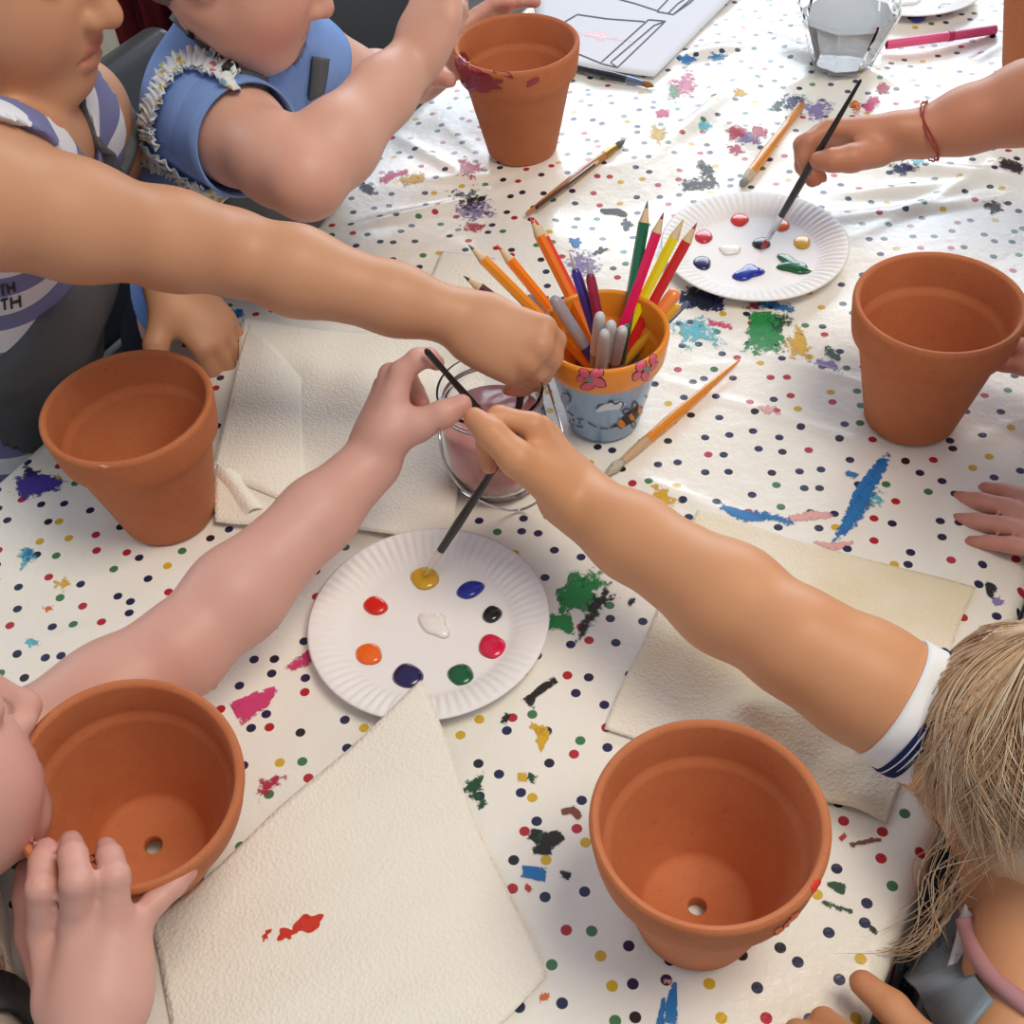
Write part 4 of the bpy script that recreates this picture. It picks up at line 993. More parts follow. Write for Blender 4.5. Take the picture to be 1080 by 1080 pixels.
FINGER = {'index': (.062, .0200, (.030, .019, .016), .0074), 'middle': (.065, .0066, (.034, .021, .017), .0076), 'ring': (.061, -.0074, (.031, .020, .016), .0072), 'pinky': (.054, -.0205, (.025, .015, .014), .0063)}
def taper(n_, r): return [r*q for q in ((1.06, 1.02, .92, .74) if n_ == 4 else (1.04, .95, .76))]
def hand_field(fd, W, K, fingers, thumb, back, rw=.021, palm_w=.9, s_=1.0, rf=1.0):
    """W wrist, K four knuckles (index..pinky), fingers: list of point lists from the knuckle on, thumb: points from its root"""
    W = np.asarray(W, float); back = unit(back)
    mid = sum(K)/4
    for i, q in enumerate(K):
        root = W*.72+mid*.28+(q-mid)*.62
        fd.cone(W+(q-mid)*.25, root, .0155*s_, .0128*s_, .010, (back, .82)); fd.cone(root, q, .0126*s_, .0088*s_, .010, (back, .95))
    fd.ell((W+mid)/2+(sum(K[2:])/2-mid)*.5, (unit(mid-W), unit(np.cross(back, mid-W)), back), np.array([.030, .021, .0125])*s_, .012)
    for n_, q, pts in zip(('index', 'middle', 'ring', 'pinky'), K, fingers):
        if pts is None: continue
        P = [q]+[np.asarray(x, float) for x in pts]; r = FINGER[n_][3]*s_*rf
        P2 = [P[0]]
        for i in range(1, len(P)-1): P2 += [P[i]]
        P2.append(P[-1]); R = taper(len(P2), r)
        R = R if len(R) == len(P2) else list(np.linspace(r*1.05, r*.75, len(P2)))
        fd.chain(P2, R, .0022, .004)
    if thumb is not None:
        T = [np.asarray(x, float) for x in thumb]; R = np.linspace(.0135, .0078, len(T))*s_
        fd.chain(T, R, .004, .012)
def curl_hand(W, D, back, side, curls=((.6, .9, .6),)*4, spread=(.08, 0, -.06, -.14), s_=1.0, thumb=((.8, .5), (.4, .3), (.2, .3))):
    """anatomical hand from a wrist, a direction and curl angles; side=+1 right, -1 left. returns K, fingers, thumb"""
    D = unit(D); back = unit(np.asarray(back)-D*(np.asarray(back)@D)); T = np.cross(back, D)*side
    K, Fs = [], []
    for n_, c3, sp_ in zip(('index', 'middle', 'ring', 'pinky'), curls, spread):
        u, w_, ph, r = FINGER[n_]; q = np.asarray(W)+(D*u+T*w_)*s_; K.append(q)
        d0 = D*math.cos(sp_)+T*math.sin(sp_); a = 0; pts = []
        for L, c in zip(ph, c3):
            a += c; q = q+(d0*math.cos(a)-back*math.sin(a))*L*s_; pts.append(q)
        Fs.append(pts)
    q = np.asarray(W)+(D*.014+T*.018-back*.004)*s_; th = [q]; 
    for L, (o_, c) in zip((.032, .026, .021), thumb):
        d = D*math.cos(o_)+T*math.sin(o_); d = unit(d-back*c); q = q+d*L*s_; th.append(q)
    return K, Fs, th

def tint(o, spots):
    """spots: (point, radius, channel, amount) colour the skin itself: lips, brows, rosy knuckles"""
    me = o.data; V = np.empty(len(me.vertices)*3); me.vertices.foreach_get('co', V); V = V.reshape(-1, 3)+np.array(chain_loc(o))
    C = np.zeros((len(V), 4), np.float32); C[:, 3] = 1
    for p, r, ch, am in spots:
        d = np.linalg.norm(V-np.asarray(p), axis=1)/r
        C[:, ch] = np.maximum(C[:, ch], am*np.clip(1.4-d*1.4, 0, 1) if ch == 0 else am*np.clip((1-d)*4, 0, 1))
    a = me.color_attributes.new('tint', 'FLOAT_COLOR', 'POINT'); a.data.foreach_set('color', C.ravel())
def face_spots(h):
    k = h.k; sp_ = []
    for L_ in (h.lips[:5], h.lips[5:]):
        for a, b in zip(L_[:-1], L_[1:]):
            for q in (0, .5, 1): sp_.append((lerp(a, b, q), .0078*k, 1, .8))
    for y in (-1, 1):
        sp_.append((h.p(.058, .042*y, -.040), .034*k, 0, .55))
        for q in np.linspace(0, 1, 9): sp_.append((h.p(lerp(.082, .066, q), lerp(.013, .048, q)*y, .021+.004*math.sin(PI*q)), .0045*k, 2, .8))
    sp_.append((h.p(.098, 0, -.034), .014*k, 0, .5))
    return sp_
def hand_spots(K, fingers, thumb):
    r = []
    for q, f in zip(K, fingers):
        r.append((q, .014, 0, .4))
        if f is not None: r += [(p, .011, 0, .45) for p in f[:-1]]+[(f[-1], .013, 0, .75)]
    if thumb is not None: r += [(thumb[-1], .014, 0, .7), (thumb[-2], .013, 0, .35)]
    return r
def bounds(pts, m): P = np.array(pts, float); return P.min(0)-m, P.max(0)+m

def torso_prims(J, fwd):
    """the trunk as tapered pieces, shared by body and clothes"""
    pel, ch, nk, ls, rs = (J[k] for k in ('pelvis', 'chest', 'neck', 'lsh', 'rsh'))
    k = J.get('build', 1.0); wst = lerp(pel, ch, .45)
    side = unit(ls-rs)
    P = [(pel+side*.04, wst+side*.030, .078*k, .070*k), (pel-side*.04, wst-side*.030, .078*k, .070*k), (wst+side*.030, ch+side*.042, .070*k, .078*k), (wst-side*.030, ch-side*.042, .070*k, .078*k),
         (ch+side*.045, lerp(ls, nk, .30), .074*k, .040*k), (ch-side*.045, lerp(rs, nk, .30), .074*k, .040*k), (ls, rs, .037*k, .037*k), (ch, nk, .070*k, .040*k)]
    return P
def person(label, J, skin, head, hands, fwd, vox=.0026, arm_r=1.0, mouth=0.0):
    fd_pts = [J[k] for k in ('pelvis', 'chest', 'neck', 'lsh', 'rsh', 'lel', 'rel', 'lwr', 'rwr')]+[head.p(.1, 0, .11), head.p(-.11, 0, .11), head.p(.1, .08, -.11), head.p(-.1, -.08, -.1)]
    for hh in hands: fd_pts += [p for f in hh['fingers'] if f is not None for p in f]+list(hh['K'])+(list(hh['thumb']) if hh['thumb'] is not None else [])
    lo, hi = bounds(fd_pts, .10); fd = Field(lo, hi, vox)
    fv = unit(fwd); sp_ = []
    for a, b, ra, rb in torso_prims(J, fwd): fd.cone(a, b, ra, rb, .035, (fv, .80))
    fd.cone(J['neck'], head.p(-.018, 0, -.045), .034, .036, .022)
    for s_ in 'lr':
        sh, el, wr = J[s_+'sh'], J[s_+'el'], J[s_+'wr']; q = J.get(s_+'r', arm_r)
        fd.chain([sh, lerp(sh, el, .35), lerp(sh, el, .75), el], np.array([.037, .036, .031, .0295])*q, .02)
        fd.chain([el, lerp(el, wr, .28), lerp(el, wr, .7), wr], np.array([.0285, .0305, .0245, .0205])*q, .014, .012)
    head.build(fd, mouth)
    for hh in hands:
        hand_field(fd, hh['W'], hh['K'], hh['fingers'], hh['thumb'], hh['back'], s_=hh.get('s', 1.0), rf=hh.get('rf', 1.0)); sp_ += hand_spots(hh['K'], hh['fingers'], hh['thumb'])
    for s_ in 'lr': sp_.append((J[s_+'el'], .04, 0, .35))
    V, Q = fd.mesh(1)
    base = A3(J['pelvis'][0], J['pelvis'][1], FLOOR)
    t = thing('person', tuple(base), label, 'person')
    o = mesh_obj('body', V, Q, skin, t); tint(o, sp_+face_spots(head))
    print(label[:30], len(V), 'verts'); return t, o
def garment(name, t, mat, prims, fwd, grow, lo, hi, vox=.004, cuts=(), arms=(), hollow=(), wrinkle=.0015, k=.035):
    """cloth worn over the trunk: same shape let out by grow, trimmed by planes"""
    fd = Field(lo, hi, vox)
    for a, b, ra, rb in prims: fd.cone(a, b, ra, rb, k, (fwd, .80), grow=grow)
    for pts, rad in arms: fd.chain(pts, rad, .02, grow=0)
    if wrinkle:
        g = [fd.lo[i]+vox*np.arange(fd.n[i]) for i in range(3)]; X, Y, Z_ = g[0][:, None, None], g[1][None, :, None], g[2][None, None, :]
        fd.f += (wrinkle*(np.sin(41*X+23*Z_+3*np.sin(30*Y))+.7*np.sin(57*Y-31*X+18*Z_+2*np.sin(26*Z_)))).astype(np.float32)
    for p, n_ in cuts: fd.plane(p, n_)
    for pts, rad in hollow: fd.chain(pts, rad, 0, sub=True)
    V, Q = fd.mesh(1); return mesh_obj(name, V, Q, mat, t)
def tubecloth(name, t, mat, pts, rad, th=.0022, n=40, wob=.0008):
    """open sleeve or band with thickness around a limb"""
    v1, f1 = sweep(pts, [r for r in rad], n, cap=False); v2, f2 = sweep(pts, [r-th for r in rad], n, cap=False)
    if wob:
        m_ = len(pts); v1 = [np.array(p)+unit(np.array(p)-np.asarray(pts[i//n]))*wob*math.sin(5*2*PI*(i % n)/n+i//n) for i, p in enumerate(v1)]
    m = MB(); m.add(v1, f1); m.add(v2, [q[::-1] for q in f2]); e = (len(pts)-1)*n
    m.f += [(k, e*0+len(v1)+k, len(v1)+(k+1) % n, (k+1) % n) for k in range(n)]+[(e+k, e+(k+1) % n, len(v1)+e+(k+1) % n, len(v1)+e+k) for k in range(n)]
    return m.build(name, mat, t)
def trousers(t, J, seated_dir=None):
    pel = J['pelvis']; side = unit(J['lsh']-J['rsh']); side[2] = 0; side = unit(side)
    lo, hi = bounds([pel+A3(.3, .3, .1), pel-A3(.3, .3, 0), A3(pel[0], pel[1], FLOOR)], .05); lo[2] = FLOOR-.01
    fd = Field(lo, hi, .008)
    for s_ in (-1, 1):
        h_ = pel+side*.045*s_
        if seated_dir is not None:
            kn = h_+np.asarray(seated_dir)*.24+A3(0, 0, -.02); ft = A3(kn[0], kn[1], FLOOR+.04)
        else: kn = lerp(h_, A3(h_[0], h_[1], FLOOR), .5); ft = A3(h_[0], h_[1], FLOOR+.04)
        fd.chain([h_, kn, ft], [.075, .055, .042], .02)
    V, Q = fd.mesh(1); mesh_obj('trousers', V, Q, M['trouser'], t)
    for s_ in (-1, 1):
        h_ = pel+side*.045*s_; q = h_+np.asarray(seated_dir)*.24 if seated_dir is not None else h_
        fw_ = unit(np.cross(side, A3(0, 0, 1)))*-1
        v, f = sweep([A3(q[0], q[1], FLOOR+.03)-fw_*.04, A3(q[0], q[1], FLOOR+.035), A3(q[0], q[1], FLOOR+.028)+fw_*.07, A3(q[0], q[1], FLOOR+.02)+fw_*.11], [.025, .036, .032, .016], 16, flat=((0, 0, 1), .8))
        mesh_obj('shoe', v, f, M['chair_leg'], t)
def strands(name, t, mat, lines, r=.0005, seed=1, nsid=3):
    V, F, C = [], [], []
    rg = random.Random(seed)
    for L in lines:
        m_ = len(L); k = len(V); c = rg.random()
        rad = [r*min(1, .35+2*i/m_)*min(1, .15+2.2*(m_-1-i)/m_) for i in range(m_)]
        v, f = sweep(L, rad, nsid, cap=False); V += list(v); F += [tuple(i+k for i in q) for q in f]; C += [c]*len(v)
    o = mesh_obj(name, V, F, mat, t); a = o.data.attributes.new('strand', 'FLOAT', 'POINT'); a.data.foreach_set('value', np.array(C, np.float32)); return o
def hair_cap(t, head, mat, grow=.012, cut=None, extra=(), name='hair', vox=.0035, nape=1.0):
    lo, hi = bounds([head.p(.1, .09, .12), head.p(-.12, -.09, -.1), head.p(.1, -.09, -.1), head.p(-.12, .09, .12)]+[p for e in extra for p in e[0]], .05)
    fd = Field(lo, hi, vox); ax = (head.F, head.L, head.U)
    fd.ell(head.p(-.012, 0, .026), ax, np.array([.094, .077, .085])*head.k, .01, grow=grow)
    fd.ell(head.p(-.045, 0, -.03), ax, np.array([.055, .066, .06])*head.k*nape, .03, grow=grow*.6)
    for p, n_ in (cut or [(head.p(.052, 0, .035), head.F*.9-head.U*.45)]): fd.plane(p, n_, .008)
    for pts, rad in extra: fd.chain(pts, rad, .012)
    g = [fd.lo[i]+vox*np.arange(fd.n[i])-head.c[i] for i in range(3)]; X, Y, Z_ = g[0][:, None, None], g[1][None, :, None], g[2][None, None, :]
    l_ = X*head.L[0]+Y*head.L[1]+Z_*head.L[2]; f_ = X*head.F[0]+Y*head.F[1]+Z_*head.F[2]
    fd.f += (.0011*np.sin(420*l_+60*f_)+.0008*np.sin(700*l_-130*f_)).astype(np.float32)
    V, Q = fd.mesh(0); o = mesh_obj(name, V, Q, mat, t)
    q = (V-head.c)@head.L; a = o.data.attributes.new('strand', 'FLOAT', 'POINT'); a.data.foreach_set('value', (.5+.3*np.sin(260*q)+.2*np.sin(733*q)).astype(np.float32)); return o
def J_(**k): return {a: (np.asarray(b, float) if not np.isscalar(b) else b) for a, b in k.items()}
TO_EYE = lambda p: unit(EYE-np.asarray(p))
FIST = ((.95, 1.45, .9),)*4

def strap_px(name, t, surf, pts, wid, mat, th=.003, lift=.001):
    P, Nn = [], []
    for q in smoothline([A3(*p, 0) for p in pts], 5):
        h, nn = surf.px(q[0], q[1])
        if h is None: continue
        if nn @ (EYE-h) < 0: nn = -nn
        P.append(h+nn*lift); Nn.append(nn)
    if len(P) < 3: print('strap missed', name); return None
    P = np.array(P); Nn = np.array(Nn)
    for _ in range(3): P[1:-1] = (P[:-2]+2*P[1:-1]+P[2:])/4; Nn[1:-1] = Nn[:-2]+Nn[1:-1]+Nn[2:]
    v, f = ribbon(list(P), wid, list(Nn), th); return mesh_obj(name, v, f, mat, t)
def ruffle_px(name, t, surf, pts, wid, mat, waves=26):
    P, Nn = [], []
    for q in smoothline([A3(*p, 0) for p in pts], 14):
        h, nn = surf.px(q[0], q[1])
        if h is None: continue
        if nn @ (EYE-h) < 0: nn = -nn
        P.append(h+nn*.001); Nn.append(nn)
    if len(P) < 6: print('ruffle missed', name); return None
    P = np.array(P); Nn = np.array(Nn)
    for _ in range(4): P[1:-1] = (P[:-2]+2*P[1:-1]+P[2:])/4; Nn[1:-1] = Nn[:-2]+Nn[1:-1]+Nn[2:]
    V, F = [], []; n_ = len(P)
    for i in range(n_):
        d = unit(P[min(i+1, n_-1)]-P[max(i-1, 0)]); nn = unit(Nn[i]); s = np.cross(d, nn); a = waves*2*PI*i/n_
        for k, u in enumerate((-.5, -.2, .15, .5)):
            amp = abs(u)*1.1; V.append(P[i]+s*wid*u*(1+.15*math.sin(a*.37))+nn*(.003+.0055*amp*math.sin(a+u*1.5)+.004*amp)+d*.003*amp*math.sin(1.7*a))
    for i in range(n_-1):
        for k in range(3): F.append((i*4+k, i*4+k+1, i*4+5+k, i*4+4+k))
    o = mesh_obj(name, V, F, mat, t); so = o.modifiers.new('thick', 'SOLIDIFY'); so.thickness = .0012; return o

# --- girl in the striped top, arm reaching across to the jar
H1 = Head((.95, -.25, -.30), (.2, 0, 1), 'mouth', PD(95, 50, .82))
J1 = J_(pelvis=ST(-.93, .50, -.16), chest=ST(-.80, .50, .12), neck=ST(-.735, .50, .245), lsh=PD(85, 118, .97), rsh=PD(-22, 212, .72), lel=PD(138, 200, 1.13), rel=PD(243, 266, .84), lwr=PD(178, 305, 1.045), rwr=PD(490, 337, .87))
hR = dict(W=J1['rwr'], back=TO_EYE(J1['rwr'])+A3(0, .2, .4), K=[PD(574, 345, .856), PD(570, 365, .852), PD(556, 381, .856), PD(537, 392, .866)],
          fingers=[[PD(587, 359, .872), PD(580, 384, .886), PD(562, 402, .895)], [PD(583, 378, .873), PD(572, 397, .89), PD(556, 409, .898)], [PD(567, 393, .876), PD(557, 404, .892), PD(547, 412, .898)], [PD(546, 401, .88), PD(541, 408, .892), PD(536, 412, .9)]],
          thumb=[PD(512, 350, .885), PD(540, 372, .905), PD(552, 396, .908)])
K, Fg, Th = curl_hand(J1['lwr'], (.62, -.55, -.50), (.3, -.35, 1), -1, ((.7, 1.3, .9), (.6, 1.35, .9), (.65, 1.35, .9), (.7, 1.3, .9)), thumb=((1.0, .2), (.7, .5), (.4, .6)), s_=.95)
hL = dict(W=J1['lwr'], back=A3(.3, -.35, 1), K=K, fingers=Fg, thumb=Th, s=.95)
f1 = unit(N2+A3(0, 0, .1)+D2*.1)
p1_, b1 = person('child in a striped top and charcoal apron reaching across the table to the jar', J1, M['skin1'], H1, [hR, hL], f1, arm_r=.98)
tp = torso_prims(J1, f1); lo, hi = bounds([J1['pelvis'], J1['chest'], J1['neck'], J1['lsh'], J1['rsh']], .16)
ax1 = unit(J1['neck']-J1['pelvis'])
M['stripe1'] = mat_stripes('white_and_slate_stripes', '#e4e6ee', '#7c80ac', .052, tuple(ax1))
sh1 = garment('shirt', p1_, M['stripe1'], tp, f1, .007, lo, hi, cuts=[(J1['pelvis']-ax1*.02, -ax1)], arms=[], hollow=[([J1['neck']+ax1*-.02+f1*.03, J1['neck']+ax1*.14], (.050, .062)), ([lerp(J1['rsh'], J1['rel'], -.05), J1['rel']], (.050, .05)), ([lerp(J1['lsh'], J1['lel'], -.05), J1['lel']], (.050, .05))])
side1 = unit(J1['lsh']-J1['rsh'])
ap1 = garment('apron', p1_, M['apron'], tp, f1, .014, lo, hi, cuts=[(J1['chest']-f1*.005, -f1), (J1['pelvis']-ax1*.10, -ax1), (J1['chest']+ax1*.07, ax1), (J1['chest']+side1*.085, side1), (J1['chest']-side1*.12, -side1)])
# skirt of the apron hanging over the table edge
hair_cap(p1_, H1, M['brown_hair'], .010, extra=[([H1.p(-.06, -.05, -.02), H1.p(-.05, -.05, -.10), H1.p(-.03, -.05, -.17)], (.03, .028, .018))])
S1 = Surf([sh1, ap1]); m = MB()
for q in ([(0, 301), (5, 300)], [(2, 301), (3, 311)], [(7, 299), (9, 309)], [(14, 297), (15, 307)], [(8, 304), (15, 302)], [(0, 316), (8, 314)], [(4, 315), (5, 326)], [(11, 313), (12, 325)], [(20, 311), (21, 323)], [(11, 319), (20, 317)]):
    m.add(*stroke_px(Surf([sh1]), q, 2.6, .0008, 2))
if m.v: m.build('shirt_lettering', M['ink'], p1_)
strap_px('apron_strap', p1_, S1, [(80, 104), (95, 140), (112, 175), (125, 195)], .020, M['apron'], .003, .001)
trousers(p1_, J1)

# --- girl in the light blue T-shirt
H2 = Head((.93, -.12, -.46), (.30, 0, 1), 'mouth', PD(318, 31, .96), .86)
J2 = J_(pelvis=ST(-.86, .76, -.14), chest=ST(-.77, .76, .07), neck=ST(-.705, .745, .225), lsh=PD(302, 62, 1.06), rsh=PD(214, 118, 1.0), lel=PD(385, 95, 1.15), rel=PD(322, 188, .92), lwr=A3(.054-.108, 1.155+.016, .078), rwr=PD(437, 62, .985))
hR = dict(W=J2['rwr'], back=unit(A3(-.5, -.4, .6)), K=[PD(452, -22, .975), PD(466, -14, .965), PD(474, 2, .96), PD(474, 20, .96)],
          fingers=[[PD(478, -22, 1.0), PD(482, -2, 1.02), PD(472, 12, 1.02)], [PD(484, -8, .99), PD(486, 14, 1.01), PD(474, 26, 1.02)], [PD(484, 8, .985), PD(482, 28, 1.0), PD(468, 36, 1.005)], [PD(479, 30, .98), PD(470, 42, .995), PD(456, 44, 1.0)]],
          thumb=[PD(452, 20, 1.0), PD(462, 0, 1.025), PD(478, -6, 1.03)], s=1.0)
def rim_(a, r, z): return A3(.054+r*math.cos(math.radians(a)), 1.155+r*math.sin(math.radians(a)), z)
hL = dict(W=J2['lwr'], back=unit(A3(-.7, .7, .1)), K=[rim_(141, .088, .100), rim_(139, .089, .086), rim_(140, .090, .072), rim_(143, .090, .060)],
          fingers=[[rim_(116, .080, .112), rim_(103, .077, .121), rim_(93, .067, .1235)], [rim_(108, .082, .106), rim_(84, .077, .120), rim_(68, .067, .1235)], [rim_(112, .080, .072), rim_(96, .077, .070), rim_(84, .074, .070)], [rim_(118, .079, .056), rim_(104, .074, .054), rim_(95, .071, .054)]],
          thumb=[rim_(172, .092, .088), rim_(190, .080, .095), rim_(203, .075, .098)])
f2 = unit(N2+D2*.25)
p2_, b2 = person('child in a light blue T-shirt with a floral ruffle, painting the red-marked pot', J2, M['skin2'], H2, [hR, hL], f2, arm_r=1.03)
tp = torso_prims(J2, f2); lo, hi = bounds([J2['pelvis'], J2['chest'], J2['neck'], J2['lsh'], J2['rsh'], lerp(J2['rsh'], J2['rel'], .5), lerp(J2['lsh'], J2['lel'], .5)], .16)
ax2 = unit(J2['neck']-J2['pelvis']); side2 = unit(J2['lsh']-J2['rsh'])
def sleeve_of(J, s_, e, r0, r1): return ([J[s_+'sh'], lerp(J[s_+'sh'], J[s_+'el'], e)], (r0, r1))
def sleeve_cut(J, s_, e): d = unit(J[s_+'el']-J[s_+'sh']); return lerp(J[s_+'sh'], J[s_+'el'], e), d
sh2 = garment('shirt', p2_, M['blue_shirt'], tp, f2, .008, lo, hi, vox=.0032, cuts=[(J2['pelvis']+ax2*.07, -ax2)], arms=[sleeve_of(J2, 'r', .12, .047, .047)], hollow=[([J2['neck']+ax2*-.004+f2*.012, J2['neck']+ax2*.14], (.042, .058))])
ap2 = garment('apron', p2_, M['apron'], tp, f2, .014, lo, hi, cuts=[(J2['chest']+f2*.01, -f2), (J2['pelvis']-ax2*.10, -ax2), (J2['chest']+ax2*.10, ax2), (J2['chest']+side2*.075, side2), (J2['chest']-side2*.095, -side2)])
def sleeve(t, J, s_, e0, e1, r0, r1, mat):
    q = np.linspace(e0, e1, 9); hem = [r0+(r1-r0)*(x-e0)/(e1-e0)+(.0012 if i >= 7 else 0) for i, x in enumerate(q)]
    return tubecloth('sleeve', t, mat, [lerp(J[s_+'sh'], J[s_+'el'], x) for x in q], hem, .0022, 48, .0007)
sl2 = sleeve(p2_, J2, 'r', -.10, .46, .050, .0465, M['blue_shirt'])
sleeve(p2_, J2, 'l', -.10, .34, .0495, .0435, M['blue_shirt'])
S2 = Surf([sh2, ap2, sl2])
strap_px('apron_strap', p2_, S2, [(188, 4), (215, 30), (250, 62), (278, 92)], .026, M['apron'], .003, .002)
strap_px('apron_strap', p2_, S2, [(335, 60), (333, 80), (330, 100)], .024, M['apron'], .003, .002)
for q in ([(203, 44), (210, 34), (219, 32), (226, 42)], [(240, 82), (247, 70), (258, 64)]):
    strap_px('strap_buckle', p2_, S2, q, .006, M['apron_dark'], .004, .005)
ruffle_px('shoulder_ruffle', p2_, S2, [(164, 150), (160, 128), (170, 102), (184, 76), (206, 66), (230, 76), (250, 92)], .020, M['floral'])
ruffle_px('waist_ruffle', p2_, S2, [(140, 158), (170, 168), (200, 190), (232, 212)], .022, M['floral'], 14)
hair_cap(p2_, H2, M['fair_hair'], .004, nape=.8)
trousers(p2_, J2, seated_dir=f2)

# --- child at the near corner holding the tilted pot, other arm stretched to the jar
H4 = Head((.70, .66, -.12), (-.30, .10, .95), 'mouth', PD(25, 797, .66), .95)
J4 = J_(pelvis=A3(-.43, .18, -.20), chest=A3(-.385, .225, -.03), neck=A3(-.352, .268, .055), lsh=A3(-.385, .372, .045), rsh=A3(-.305, .185, .015), lel=PD(188, 688, .775), rel=A3(-.235, .085, .02), lwr=PD(393, 487, .85), rwr=PD(97, 1085, .60))
hR = dict(W=J4['rwr'], back=TO_EYE(J4['rwr']), K=[PD(47, 982, .615), PD(82, 974, .606), PD(121, 966, .607), PD(140, 980, .616)],
          fingers=[[PD(44, 937, .600), PD(45, 909, .618), PD(49, 894, .627)], [PD(81, 930, .592), PD(77, 902, .606), PD(75, 887, .628)], [PD(121, 924, .602), PD(116, 904, .615), PD(112, 893, .630)], [PD(162, 953, .622), PD(184, 934, .628), PD(199, 920, .632)]],
          thumb=[PD(60, 1035, .632), PD(40, 985, .655), PD(33, 945, .664), PD(31, 918, .664)], s=1.0, rf=1.08)
hL = dict(W=J4['lwr'], back=unit(-RT*.75+UP*.35-FW*.35), K=[PD(424, 393, .832), PD(412, 396, .846), PD(406, 408, .862), PD(404, 424, .876)],
          fingers=[[PD(440, 379, .828), PD(452, 377, .834), PD(461, 383, .841)], [PD(428, 396, .868), PD(438, 414, .876), PD(446, 426, .872)], [PD(425, 413, .888), PD(437, 427, .888), PD(446, 434, .88)], [PD(421, 433, .897), PD(432, 442, .893), PD(441, 446, .885)]],
          thumb=[PD(412, 460, .842), PD(440, 449, .836), PD(467, 437, .832), PD(487, 427, .832)], s=1.0, rf=1.05)
f4 = unit(A3(.75, .6, 0))
p4_, b4 = person('pale child bending over the tilted pot, other hand stretched towards the jar', J4, M['skin4'], H4, [hR, hL], f4, arm_r=1.03)
tp = torso_prims(J4, f4); lo, hi = bounds([J4['pelvis'], J4['chest'], J4['neck'], J4['lsh'], J4['rsh']], .17)
ax4 = unit(J4['neck']-J4['pelvis']); side4 = unit(J4['lsh']-J4['rsh'])
garment('shirt', p4_, M['beige'], tp, f4, .008, lo, hi, cuts=[(J4['pelvis']-ax4*.02, -ax4)], arms=[sleeve_of(J4, 'r', .35, .050, .048), sleeve_of(J4, 'l', .25, .048, .046)], hollow=[([J4['neck']+ax4*-.004+f4*.012, J4['neck']+ax4*.14], (.042, .058))])
garment('apron', p4_, M['apron'], tp, f4, .015, lo, hi, cuts=[(J4['chest']-f4*.01, -f4), (J4['pelvis']-ax4*.10, -ax4), (J4['chest']+ax4*.06, ax4), (J4['chest']+side4*.09, side4), (J4['chest']-side4*.09, -side4)])
q = [J4['chest']-side4*.06+ax4*.05+f4*.085, lerp(J4['neck'], J4['rsh'], .45)+ax4*.02+f4*.04, lerp(J4['neck'], J4['rsh'], .4)+ax4*.035-f4*.02]
v, f = ribbon(smoothline(q, 8), .03, f4+ax4, .003); mesh_obj('apron_strap', v, f, M['apron_dark'], p4_)
hair_cap(p4_, H4, M['fair_hair'], .010)
# lashes of the lowered right eye
ls = []
for i in range(15):
    q = (i-7)/7; b_ = H4.p(.0795-.004*q*q, -.030+.0135*q, -.0045-.0012*(1-q*q)); ls.append([b_, b_+H4.vec((.002, .001*q, -.0012)), b_+H4.vec((.0040, .002*q, -.0012))])
strands('eyelashes', p4_, M['brown_hair'], ls, .00022)
trousers(p4_, J4)

# --- blonde child at the right, arm with the striped cuff
H5 = Head((-.733, .395, -.554), (-.385, .43, .817), 'nose', PD(1006, 888, .75))
J5 = J_(pelvis=ST(.18, .33, -.25), chest=ST(.135, .33, -.075), neck=PD(1110, 962, .715), lsh=ST(.10, .225, -.005), rsh=ST(.075, .44, .045), lel=ST(.13, .15, -.05), rel=PD(843, 680, .705), lwr=PZ(990, 1220, .022), rwr=PD(600, 523, .80))
hR = dict(W=J5['rwr'], back=unit(RT*.45+UP*.75-FW*.25), K=[PD(562, 449, .772), PD(570, 452, .79), PD(580, 460, .806), PD(588, 474, .82)],
          fingers=[[PD(526, 440, .772), PD(513, 466, .779), PD(516, 492, .785)], [PD(535, 446, .795), PD(522, 470, .80), PD(524, 494, .80)], [PD(550, 460, .815), PD(540, 482, .818), PD(543, 502, .812)], [PD(563, 478, .83), PD(556, 494, .83), PD(558, 508, .822)]],
          thumb=[PD(588, 517, .778), PD(545, 484, .758), PD(518, 457, .757), PD(501, 442, .762)], s=1.0, rf=1.05)
K, Fg, Th = curl_hand(J5['lwr'], (-.62, .62, .12), (-.1, -.2, 1), -1, ((.8, 1.4, .9), (.75, 1.4, .9), (.8, 1.4, .9), (.9, 1.3, .9)), thumb=((.9, .1), (.3, .3), (.1, .3)), s_=.95)
hL = dict(W=J5['lwr'], back=A3(-.1, -.2, 1), K=K, fingers=Fg, thumb=Th, s=.95)
f5 = unit(-N2)
p5_, b5 = person('blonde child with a striped white cuff dipping a brush in yellow paint', J5, M['skin5'], H5, [hR, hL], f5, arm_r=1.08)
tp = torso_prims(J5, f5); lo, hi = bounds([J5['pelvis'], J5['chest'], J5['neck'], J5['lsh'], J5['rsh']], .17)
ax5 = unit(J5['neck']-J5['pelvis']); side5 = unit(J5['lsh']-J5['rsh'])
e_ = unit(J5['rsh']-J5['rel'])
hit5, _n = Surf([b5]).px(1074, 1000)
hit5 = PD(1074, 1000, .62) if hit5 is None else hit5
sh5 = garment('shirt', p5_, M['white_shirt'], tp, f5, .008, lo, hi, cuts=[(J5['pelvis']-ax5*.02, -ax5)], arms=[sleeve_of(J5, 'r', .3, .052, .050), sleeve_of(J5, 'l', .6, .050, .047)], hollow=[([J5['neck']+ax5*-.02+f5*.03, J5['neck']+ax5*.14], (.055, .072)), ([hit5-RT*.0-UP*.0, hit5+RT*.05+UP*.02], (.046, .05))])
cA = lerp(J5['rel'], J5['rsh'], .36)
axis = [lerp(cA, J5['rsh'], q) for q in (0, .04, .1, .2, .35, .55, .8)]
